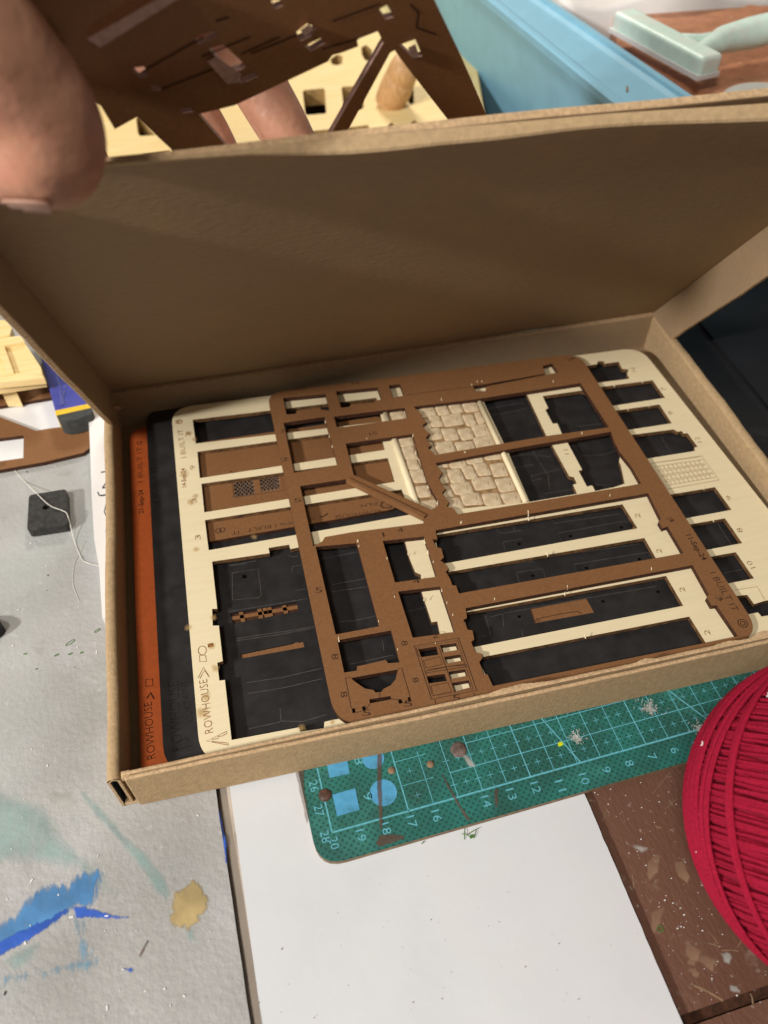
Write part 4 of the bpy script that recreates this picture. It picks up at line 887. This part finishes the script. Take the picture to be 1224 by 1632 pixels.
# black magnet
zm = .55
pm = rnd(W([(46, 789), (106, 779), (108, 836), (43, 846)], zm), .22, 6)
cm = U(73.5, 808, zm); hole = [cm + Vector((math.cos(t), math.sin(t), 0)) * .17 for t in [k * .39 for k in range(16)]]
mb = MB(); cutshape(mb, pm, [hole], Vector((0, 0, -.5)), 0, 0); mg = mb.obj('black_block', 'magnet'); md = mg.modifiers.new('b', 'BEVEL'); md.width = .0005; md.segments = 2; md.limit_method = 'ANGLE'
tag(mg, 'square black block with a centre hole on the grey board, crossed by a thread', 'block')
def thread(px, zs, r, lab):
    pts = [U(x, y, z_) for (x, y), z_ in zip(px, zs)]; out = []
    for i in range(len(pts) - 1):
        for k in range(6):
            t = k / 6; p0 = pts[max(0, i - 1)]; p1, p2 = pts[i], pts[i + 1]; p3 = pts[min(len(pts) - 1, i + 2)]
            out.append(.5 * ((2 * p1) + (p2 - p0) * t + (2 * p0 - 5 * p1 + 4 * p2 - p3) * t * t + (3 * p1 - p0 - 3 * p2 + p3) * t ** 3))
    out.append(pts[-1]); mb = MB(); mb.tube(out, r, 6); tag(mb.obj('loose_thread', 'thread', smooth=True), lab, 'thread', 'loose threads on the grey board')
thread([(20, 745), (40, 768), (62, 790), (80, 806), (100, 814), (108, 822), (118, 860), (130, 890), (140, 897), (162, 903)], [.02, .02, .6, .62, .62, .58, .05, .02, .02, .02], .021, 'thicker white thread crossing the black block')
thread([(136, 862), (128, 878), (118, 900), (116, 930), (126, 958)], [.0] * 5, .010, 'fine pale thread curling below the thicker one')
mb = MB(); mb.prism(W([(-12, 985), (0, 990), (3, 995), (0, 1001), (-14, 1012), (-40, 1015), (-40, 985)], .5), (0, 0, -.5))
tag(mb.obj('black_pen_tip', 'plastic'), 'tip of a black object entering at the left edge of the grey board', 'pen')
# ================================================================== yarn ball
YR = 5.4; YC = Vector((16.4, -5.8, YR * .95 - .6))
cr_, cu, cb_ = RM.col[0].copy(), RM.col[1].copy(), RM.col[2].copy()
toc = (CAM - YC).normalized()
mb = MB(); n1, n2 = 24, 40; vs = []; f = []
for i in range(n1 + 1):
    for j in range(n2):
        a, b = math.pi * i / n1, 2 * math.pi * j / n2; vs.append(YC + Vector((math.sin(a) * math.cos(b), math.sin(a) * math.sin(b), math.cos(a))) * (YR - .24))
for i in range(n1):
    for j in range(n2): f.append((i * n2 + j, (i + 1) * n2 + j, (i + 1) * n2 + (j + 1) % n2, i * n2 + (j + 1) % n2))
mb.add(vs, f); yb = mb.obj('yarn_ball', 'red_dark', smooth=True)
tag(yb, 'large crimson ball of wound yarn standing on the desk at the right edge', 'yarn')
def loop(mb, nrm, h, rad, tr, seg=84, k=6, wv=.015):
    nrm = nrm.normalized(); a = nrm.cross(Vector((.31, .2, .93))).normalized(); b = nrm.cross(a); r = math.sqrt(max(.01, rad * rad - h * h))
    p0, p1 = R() * 6, R() * 6
    pts = [YC + nrm * (h + wv * math.sin(5 * t + p0)) + (a * math.cos(t) + b * math.sin(t)) * (r + wv * math.sin(9 * t + p1)) for t in [2 * math.pi * q / seg for q in range(seg)]]
    mb.tube(pts, tr, k, closed=True)
mb = MB(); up = (cu * 1.0 + cr_ * .06).normalized(); up = (up - toc * up.dot(toc)).normalized(); rt = up.cross(toc)
h = -5.0
while h < 5.0:                                # level windings seen across the face
    nr = up + rt * .07 * (R() - .5) + toc * .05 * (R() - .5)
    loop(mb, nr, h, YR - .15 + .05 * R(), .046 + .01 * R(), wv=.006); h += random.choice([.08, .085, .09, .09, .13])
h = -4.6
while h < 4.8:
    loop(mb, up + rt * (.10 * (R() - .5) + .03) + toc * .1, h, YR - .24, .08); h += .15
for th, w, cnt, tw, lay_ in ((9, 22, 34, 0, .0), (24, 16, 27, .05, .04), (38, 6, 11, -.04, .05), (50, 2.6, 6, .10, .03)):    # bundles running top to bottom near the left
    for k in range(cnt):
        a = math.radians(th + w * (k / cnt - .5) + .5 * (R() - .5)); nr = toc * math.cos(a) + rt * math.sin(a) + up * (tw + .02 * (R() - .5))
        loop(mb, nr, .02 * R(), YR - .02 + lay_ - .05 * R(), .050, wv=.005)
for k in range(26):                          # a band over the upper shoulder
    a = math.radians(62 + k * 1.05); nr = up * math.cos(a) * .8 + rt * .55 - toc * math.sin(a) * .9
    loop(mb, nr, 0, YR - .10, .055)
st = mb.obj('wound_strand', 'red', yb, True); tag(st, kind='stuff')
mb = MB()
for x, y in ((1117, 1188), (1115, 1298), (1109, 1358), (1222, 1110)):
    t = ray(x, y).normalized(); v = CAM - YC; bq_ = v.dot(t); dd = bq_ * bq_ - v.dot(v) + (YR + .06) ** 2
    if dd > 0: q = CAM + t * (-bq_ - math.sqrt(dd)); mb.tube([q, q + Vector((.05, 0, .06)), q + Vector((.07, .08, .1))], .025, 4)
tag(mb.obj('lint_fleck', 'cloth', yb), kind='stuff')
mb = MB()
for i in range(1500):
    a = R() * 6.283; w_ = random.uniform(-.3, 1); d_ = (toc * w_ + (up * math.sin(a) + rt * math.cos(a)) * math.sqrt(max(0, 1 - w_ * w_))).normalized()
    q = YC + d_ * (YR - .03); e = (d_ * .6 + Vector((R() - .5, R() - .5, R() - .5)) * 1.4).normalized() * random.uniform(.05, .22); mb.tube([q, q + e * .6 + Vector((R() - .5, R() - .5, R() - .5)) * .04, q + e], [.006, .005, .003], 3)
tag(mb.obj('yarn_fuzz', 'red', yb), kind='stuff')
# ================================================================== behind the lid
# black tray at the right
e = B(BW + .55, 0, -.6); mb = MB()
q = [B(BW + .45, -2, .5), B(BW + 26, -2, .5), B(BW + 26, 33, .5), B(BW + .45, 33, .5)]
mb.prism(rnd(q, .6), (0, 0, -1.08)); bt = mb.obj('black_tray', 'plastic'); tag(bt, 'glossy black plastic tray lying behind the right side of the cardboard box', 'tray')
mb = MB(); mb.prism([B(BW + 3.6, 5, .7), B(BW + 25, 5, .7), B(BW + 25, 32, .7), B(BW + 3.6, 32, .7)], (0, 0, -.19)); mb.obj('raised_pad', 'plastic', bt)
# rack with square holes
ZR = 3.0
ro = W([(726, -90), (741, 0), (767, 151), (783, 245), (90, 330), (-80, 100), (-100, -90)], ZR)
z2 = lambda p: Z(400, 0, .3431, p); z1 = lambda p: Z(0, 0, .3431, p)
def oval(cx, cy, rx, ry, t=0): return [(cx + rx * math.cos(a) - t * ry * math.sin(a), cy + ry * math.sin(a)) for a in [k * .5236 for k in range(12)]]
rh = [z2([(240, 425), (250, 418), (335, 410), (343, 416), (350, 524), (344, 528), (262, 535), (252, 528)]), z2([(420, 410), (428, 402), (500, 400), (515, 420), (525, 500), (510, 508), (440, 515), (432, 505)]),
      z2([(512, 220), (535, 208), (560, 230), (572, 270), (555, 286), (530, 280), (515, 255)]), z2([(368, 275), (400, 252), (425, 262), (424, 295), (400, 304), (375, 298)]),
      z2([(606, 385), (622, 378), (640, 385), (645, 440), (620, 445), (608, 430)]), z2([(722, 400), (745, 395), (756, 420), (758, 478), (740, 486), (724, 460)]),
      z2([(450, 592), (545, 580), (556, 625), (560, 680), (455, 690)]), z2([(638, 580), (655, 568), (670, 585), (675, 640), (640, 645)]), z2([(744, 570), (760, 557), (775, 572), (780, 630), (748, 635)]), z2([(890, 582), (902, 575), (912, 590), (915, 612), (893, 616)]),
      z2([(280, 608), (366, 600), (375, 690), (285, 695)]), z1([(632, 548), (650, 542), (700, 605), (722, 628), (650, 632), (640, 618)]), z1([(665, 718), (784, 700), (810, 780), (670, 800)]), z1([(440, 470), (500, 462), (515, 475), (480, 490)]),
      z2([(90, 620), (200, 610), (205, 690), (95, 700)]), z2([(160, 250), (200, 245), (215, 300), (170, 305)])]
rk = sheet('wooden_rack', ro, [W(h, ZR) for h in rh], ZR, 1.3, ['wood', 'wood_in'], 'pale wooden rack board with square and oval holes behind the box lid', 'rack')
for px in ((700, 100), (100, 250), (-60, -60)):
    q = U(*px, 1.7); mb = MB(); mb.slab((q.x, q.y, -.58), (2, 0, 0), (0, 2, 0), (0, 0, 2.27)); mb.obj('leg', 'wood', rk)
pb = U(620, 166, ZR); dp = (pb - CAM).dot(-cb_); pt = P(650, 97, dp - 3.4); ax = (pt - pb)
mb = MB(); mb.tube([pb + ax * t for t in (0, .03, .08, .11, .14, .3, .5, .62, .65, .68, .8, .93, .985, 1)], [1.0, 1.2, 1.24, 1.14, 1.24, 1.28, 1.26, 1.22, 1.12, 1.2, 1.18, 1.08, .9, .6], 20)
pg = mb.obj('wooden_peg', 'peg', smooth=True); tag(pg, 'turned wooden peg standing up from the pale wooden rack', 'peg')
mb = MB(); an = ax.normalized(); s1 = an.cross(Vector((1, 0, 0))).normalized(); s2 = an.cross(s1)
mb.tube([pt + an * .02 + (s1 * math.cos(t) + s2 * math.sin(t)) * .45 for t in [k * .3927 for k in range(16)]], .15, 8, closed=True); mb.obj('end_ring', 'peg', pg, True)
mb = MB(); mb.tube([pt + an * .0, pt + an * .06], .3, 12); mb.obj('dark_disc', 'wood_in', pg)  # solid disc, the shade of a hole put into its darker colour
mb = MB()
for a, b in (((704, -40), (716, 26)), ((713, -40), (722, 34)), ((722, -40), (727, 42)), ((741, -30), (727, 58))):
    pa, pc = U(*a, 4.2), U(*b, 3.5); s_ = Vector((.35, .05, 0)); mb.box8([pa - s_, pa + s_, pc + s_, pc - s_, pa - s_ + Vector((0, 0, .3)), pa + s_ + Vector((0, 0, .3)), pc + s_ + Vector((0, 0, .3)), pc - s_ + Vector((0, 0, .3))])
tools = []
for k, (a, b) in enumerate((((704, -40), (714, 26)), ((716, -40), (722, 36)), ((741, -30), (726, 58)))):
    pa, pc = U(*a, 4.2), U(*b, 3.5); s_ = Vector((.36, .05, 0)); u_ = Vector((0, 0, .35)); mb = MB(); mb.box8([pa - s_, pa + s_, pc + s_, pc - s_, pa - s_ + u_, pa + s_ + u_, pc + s_ + u_, pc - s_ + u_])
    o = mb.obj('steel_rod', 'steel'); tag(o, ('leftmost steel rod leaning by the rack at the top', 'middle steel rod leaning by the rack at the top', 'rightmost steel rod, next to the blue bin at the top')[k], 'rod', 'steel rods on the wooden rack')
# blue bin
ro1, ro2 = U(780, 0, 10), U(995, 175, 10); ri1, ri2 = U(868, 0, 10), U(1110, 165, 10)
def ext(a, b, y, z_): t = (y - a.y) / (b.y - a.y); q = a.lerp(b, t); return Vector((q.x, y, z_))
YF, YK = 27.5, 95
bn = tag(empty('blue_bin', (32, 40, -.6)), 'large light blue plastic bin with a wide rim behind the box lid', 'bin')
def strip(name, prof, m='bin'):
    mb = MB(); vs = []; K = len(prof)
    for y in (YF, YK):
        for base, dx, z_ in prof:
            q = ext(ro1, ro2, y, z_) if base == 0 else ext(ri1, ri2, y, z_); vs.append(q + Vector((dx, 0, 0)))
    mb.add(vs, [(k, K + k, K + k + 1, k + 1) for k in range(K - 1)]); o = mb.obj(name, m, bn, False); return o
strip('side_wall', [(0, 2.6, -.58), (0, .5, 9.4), (0, .45, 9.75)])
strip('rim', [(0, .45, 9.6), (0, -.12, 9.55), (0, -.15, 10.0), (0, .0, 10.12), (0, .35, 10.12), (0, .55, 9.95), (0, .8, 9.9), (1, -.9, 9.9), (1, -.55, 10.05), (1, -.45, 10.25), (1, 0, 10.25), (1, .1, 10.0), (1, .25, 9.3)])
strip('inner_wall', [(1, .25, 9.3), (1, 1.2, 1.2), (1, 22, 1.2)], 'bin_in')
for y in (YF, YK):
    a0, a1 = ext(ro1, ro2, y, -.58), ext(ro1, ro2, y, 9.6); mb = MB(); mb.box8([a0 + Vector((2.6, 0, 0)), a0 + Vector((27, 0, 0)), a0 + Vector((27, .3, 0)), a0 + Vector((2.6, .3, 0)), a1, a1 + Vector((29, 0, 0)), a1 + Vector((29, .3, 0)), a1 + Vector((0, .3, 0))]); mb.obj('end_wall', 'bin', bn)
sc_ = P(998, 140, 45); q = U(1006, 139, 10.0); mb = MB(); mb.slab(U(998, 146, 9.93), (.35, .7, 0), (.12, -.05, 0), (0, 0, .03)); mb.obj('label_scrap', 'tan', bn)
mb = MB(); mb.prism(rnd(W([(978, 20), (1330, -14), (1380, 128), (1135, 150), (1030, 115), (984, 80)], 8.6), .4), (0, 0, -7)); bk_ = mb.obj('terracotta_block', 'clay'); tag(bk_, 'rough terracotta coloured block with flaking paint inside the blue bin', 'block')
mb = MB(); mb.prism(rnd(W([(962, 62), (1130, 152), (1380, 128), (1400, 260), (1000, 260)], 7.6), .3), (0, 0, -6.2)); tag(mb.obj('brown_box', 'clay'), 'lower brown box inside the blue bin, nearest the lid', 'box')
# mint tool
ma, mb_ = U(990, 48, 9.6), U(1122, 120, 9.6); dx = (mb_ - ma).normalized(); dy = Vector((-dx.y, dx.x, 0)); ln_ = (mb_ - ma).length
mt_ = tag(empty('mint_hand_tool', ma), 'pale mint green plastic hand tool with a wide head resting on the terracotta block', 'hand tool')
mb = MB(); mb.slab(ma - dx * .3 - dy * .75, dx * (ln_ + .6), dy * 1.7, (0, 0, 1.25)); o = mb.obj('head', 'mint', mt_); md = o.modifiers.new('b', 'BEVEL'); md.width = .0028; md.segments = 4
mb = MB(); mb.slab(ma - dx * .35 - dy * .85 + Vector((0, 0, -.1)), dx * (ln_ + .7), dy * 1.8, (0, 0, .28)); mb.obj('edge_guard', 'cloth', mt_)
h0 = ma.lerp(mb_, .82) + Vector((0, 0, .6)); h1 = U(1150, 64, 10.3); h2 = U(1260, 38, 10.6)
mb = MB(); mb.tube([h0, h0.lerp(h1, .4), h1, h1.lerp(h2, .4), h2, h2 + (h2 - h1)], [.5, .55, .85, 1.0, 1.0, 1.0], 14); mb.obj('handle', 'mint', mt_, True)
mb = MB(); h3 = ma.lerp(mb_, .5) + Vector((0, 0, .8)); mb.tube([h3, h3.lerp(h1, .6), h1], [.35, .35, .6], 10); mb.obj('handle_arm', 'mint', mt_, True)
# white cloth, disc
mb = MB(); g = []; nu, nv = 24, 8; q0 = [U(855, -120, 9), U(1400, -120, 9), U(1400, -12, 9), U(898, 22, 9)]; f = []
for s_ in (0, 1):
    for i in range(nu + 1):
        for j in range(nv + 1):
            u, v = i / nu, j / nv; p = q0[0].lerp(q0[1], u).lerp(q0[3].lerp(q0[2], u), v); p = p + Vector((0, 0, -5 * s_ + (1 - s_) * (.5 * math.sin(u * 14 + v * 3) + .4 * math.sin(v * 7 + u * 4)) * 1)); g.append(p)
k = (nu + 1) * (nv + 1)
for i in range(nu):
    for j in range(nv): a = i * (nv + 1) + j; f += [(a, a + 1, a + nv + 2, a + nv + 1), (k + a, k + a + nv + 1, k + a + nv + 2, k + a + 1)]
    a = i * (nv + 1) + nv; f.append((a, k + a, k + a + nv + 1, a + nv + 1))
for j in range(nv): f.append((j, k + j, k + j + 1, j + 1)); a = nu * (nv + 1) + j; f.append((a, a + 1, k + a + 1, k + a))
mb.add(g, f); tag(mb.obj('white_cloth', 'cloth', smooth=True), 'crumpled white cloth lying behind the terracotta block at the top right', 'cloth')
c = U(1232, 168, 10); mb = MB(); mb.tube([c, c + Vector((0, 0, .15))], 3.0, 40); tag(mb.obj('translucent_disc', 'disc'), 'pale translucent round disc in the bin at the right edge', 'disc')
# ================================================================== held brown sheet
hn = Vector((0.06, -0.90, -0.43)).normalized(); p0_ = P(400, 190, 24.2)
ph = []
for q in ((150, 150), (770, 190)): d = ray(*q); ph.append(CAM + d * ((p0_ - CAM).dot(hn) / d.dot(hn)))
if hn.dot(CAM - ph[0]) < 0: hn = -hn
h1_ = (ph[1] - ph[0]).normalized(); h2_ = hn.cross(h1_)
def HP(x, y, off=0): d = ray(x, y); t = (ph[0] + hn * off - CAM).dot(hn) / d.dot(hn); return CAM + d * t
ho = [(-60, -220), (-60, 40), (100, 120), (160, 168), (183, 206), (218, 187), (245, 212), (272, 237), (300, 275), (392, 275), (364, 237), (316, 182), (374, 168), (455, 130), (523, 98), (530, 88), (545, 84), (571, 74), (569, 63), (602, 50), (611, 68), (520, 226), (505, 252), (530, 252), (548, 220), (622, 84), (629, 80), (640, 96), (721, 200), (745, 240), (803, 240), (781, 196), (735, 90), (692, 0), (600, -220)]
hh = [z1d([(625, 198), (640, 180), (700, 168), (712, 182), (650, 212)]) if 0 else Z(120, 0, .3105, [(630, 200), (650, 180), (705, 168), (712, 188), (650, 222)]),
      Z(120, 0, .3105, [(715, 265), (770, 250), (855, 330), (840, 345), (790, 355)]), Z(120, 0, .3105, [(850, 405), (915, 378), (925, 392), (862, 425)]),
      z2([(98, 8), (128, 0), (140, 25), (112, 35)]), z2([(222, 150), (258, 120), (290, 130), (275, 165), (235, 180)]), z2([(262, 212), (318, 185), (335, 200), (285, 230)]),
      z2([(600, 50), (630, 32), (655, 75), (625, 82)]), z2([(705, 215), (760, 195), (785, 255), (755, 262)]),
      Z(120, 0, .3105, [(300, 355), (350, 350), (368, 385), (335, 395)]), Z(120, 0, .3105, [(395, 440), (440, 445), (445, 460), (405, 462)]), Z(120, 0, .3105, [(545, 560), (590, 555), (600, 572), (555, 578)])]
def grow(h, k=1.35): cx_ = sum(p[0] for p in h) / len(h); cy_ = sum(p[1] for p in h) / len(h); return [(cx_ + (p[0] - cx_) * k, cy_ + (p[1] - cy_) * k) for p in h]
hh = [grow(h) for h in hh]
mb = MB(); cutshape(mb, [HP(x, y) for x, y in ho], [[HP(x, y) for x, y in h] for h in hh], -hn * .20, 0, 1, flat=lambda v: Vector(((v - ph[0]).dot(h1_), (v - ph[0]).dot(h2_), 0)))
M['edge_lit'] = mat('edge_lit', (0.40, 0.25, 0.21), 0.6, 0.2, 500)  # pale pink puts lamplight on the cut edges into the colour
hs_ = mb.obj('held_frame_sheet', ['brown', 'edge_lit']); tag(hs_, 'blurred dark brown laser cut frame held up in the hand above the lid', 'laser cut sheet')
mb = MB(); q = [HP(x, y, .22) for x, y in [(138, 62), (262, -8), (300, -12), (160, 76)]]; q2 = [HP(x, y, .0) for x, y in [(138, 62), (262, -8), (300, -12), (160, 76)]]
mb.box8(q2 + q); mb.obj('lit_strip', 'edge_lit', hs_)  # added ridge, its pale colour stands for a lit cut edge
for px_ in ([(330, 98), (345, 90), (385, 118), (380, 132), (362, 134)], [(478, 48), (492, 38), (500, 46), (487, 58)], [(56, 50), (76, 42), (100, 75), (84, 86)], [(650, 76), (662, 70), (668, 88), (657, 92)]):
    mb = MB(); a_ = [HP(x, y, .0) for x, y in px_]; b_ = [HP(x, y, .16) for x, y in px_]; n_ = len(px_); mb.add(a_ + b_, [tuple(range(n_, 2 * n_))] + [(k, (k + 1) % n_, n_ + (k + 1) % n_, n_ + k) for k in range(n_)]); mb.obj('glint_block', 'edge_lit', hs_)  # added pale blocks painted as glints of light on slot edges
mb = MB()
def hl(pts, w=.06):
    q = [HP(x, y, .02) for x, y in pts]
    for a, b in zip(q, q[1:]):
        d_ = (b - a).normalized(); s_ = hn.cross(d_) * w / 2; mb.add([a - s_, b - s_, b + s_, a + s_], [(0, 1, 2, 3)])
for l in ([(650, 290), (900, 190)], [(340, 370), (660, 190)], [(440, 460), (720, 350)], [(850, 280), (1050, 190)], [(720, 110), (790, 90)]): hl(Z(120, 0, .3105, l))
for l in ([(0, 250), (250, 150)], [(330, 230), (500, 180)], [(380, 100), (600, 20)], [(740, 20), (780, 60), (770, 130), (860, 160)]): hl(z2(l))
mb.parts('engraved_line', 'burnt', hs_)
# ================================================================== hand
vv = []; ee = []; rad = []
def vtx(p, r, par=None): vv.append(p); rad.append(r); (ee.append((par, len(vv) - 1)) if par is not None else None); return len(vv) - 1
root = vtx(P(-260, -330, 19.5), 2.7)
fore = vtx(P(-260, -330, 19.5) + Vector((-4, 1, 9)), 2.6, root); vtx(P(-260, -330, 19.5) + Vector((-9, 0, 26)), 3.2, fore)
palm = vtx(P(20, -280, 20.5), 2.6, root); side_ = vtx(P(230, -330, 20.5), 1.9, palm)
tb_ = vtx(P(-230, -100, 16.5), 1.9, root); t1 = vtx(P(-70, 45, 16.6), 1.72, tb_); t2 = vtx(P(6, 128, 17.8), 1.66, t1); t3 = vtx(P(66, 215, 18.9), 1.86, t2); t4 = vtx(P(66, 345, 19.4), 1.38, t3)
def finger(base, pts, frm=None):
    k = vtx(P(*base[:3]), base[3], palm if frm is None else frm)
    for p in pts: k = vtx(P(*p[:3]), p[3], k)
finger((255, -180, 23.5, 1.25), [(310, -20, 26.6, 1.15), (385, 90, 27.8, 1.08), (455, 210, 28.6, 1.0), (500, 290, 29.3, .75)], side_)
finger((120, -150, 23.5, 1.2), [(200, 10, 26.8, 1.08), (270, 120, 28.0, 1.0), (335, 225, 28.8, .93), (380, 310, 29.4, .72)])
finger((0, -120, 23.5, 1.1), [(20, 50, 26.8, 1.0), (75, 150, 28.0, .92), (130, 240, 28.6, .88), (170, 320, 29.2, .7)])
finger((-110, -100, 23.5, 1.0), [(-90, 60, 26.6, .85), (-40, 150, 27.6, .8), (10, 230, 28.2, .75), (50, 290, 28.7, .6)])
me = bpy.data.meshes.new('hand'); me.from_pydata(vv, ee, []); ho_ = bpy.data.objects.new('tmp_hand', me); COL.objects.link(ho_)
sm = ho_.modifiers.new('skin', 'SKIN'); sm.use_smooth_shade = True
for i, r_ in enumerate(rad): me.skin_vertices[0].data[i].radius = (r_, r_)
me.skin_vertices[0].data[0].use_root = True
ho_.modifiers.new('sub', 'SUBSURF').levels = 3
ho_.modifiers['sub'].render_levels = 3
ev = ho_.evaluated_get(bpy.context.evaluated_depsgraph_get()).to_mesh()
hv = [tuple(v.co) for v in ev.vertices]; hf = [tuple(p.vertices) for p in ev.polygons]
bpy.data.objects.remove(ho_)
hand = link('person_hand', hv, hf, 'skin', None, None, True)
tag(hand, 'bare hand at the top left, thumb in front of the held brown frame', 'hand')
mb = MB()                                     # thumb nail, seen nearly edge on at the tip
from mathutils.bvhtree import BVHTree
bv = BVHTree.FromPolygons([Vector(v) for v in hv], hf)
vs = []; f = []; nu, nv = 14, 10; ok = []
for i in range(nu + 1):
    for j in range(nv + 1):
        a, b = i / nu - .5, j / nv - .5; rr = 1 - .25 * (abs(2 * a) ** 3 + abs(2 * b) ** 3) * .5
        x, y = 38 + (a * 96 - b * 8) * rr, 330 + (b * 34 + a * 6) * rr
        h = bv.ray_cast(CAM, ray(x, y).normalized()); ok.append(h[0] is not None); vs.append((h[0] + h[1] * (.05 if h[1].dot(ray(x, y)) < 0 else -.05)) if h[0] else P(x, y, 20.2))
for i in range(nu):
    for j in range(nv):
        q = (i * (nv + 1) + j, (i + 1) * (nv + 1) + j, (i + 1) * (nv + 1) + j + 1, i * (nv + 1) + j + 1)
        if all(ok[k] for k in q): f.append(q)
mb.add(vs, f or [(0, 1, 2)]); nl = mb.obj('thumbnail', 'nail', hand, True)
md = nl.modifiers.new('s', 'SOLIDIFY'); md.thickness = .0006
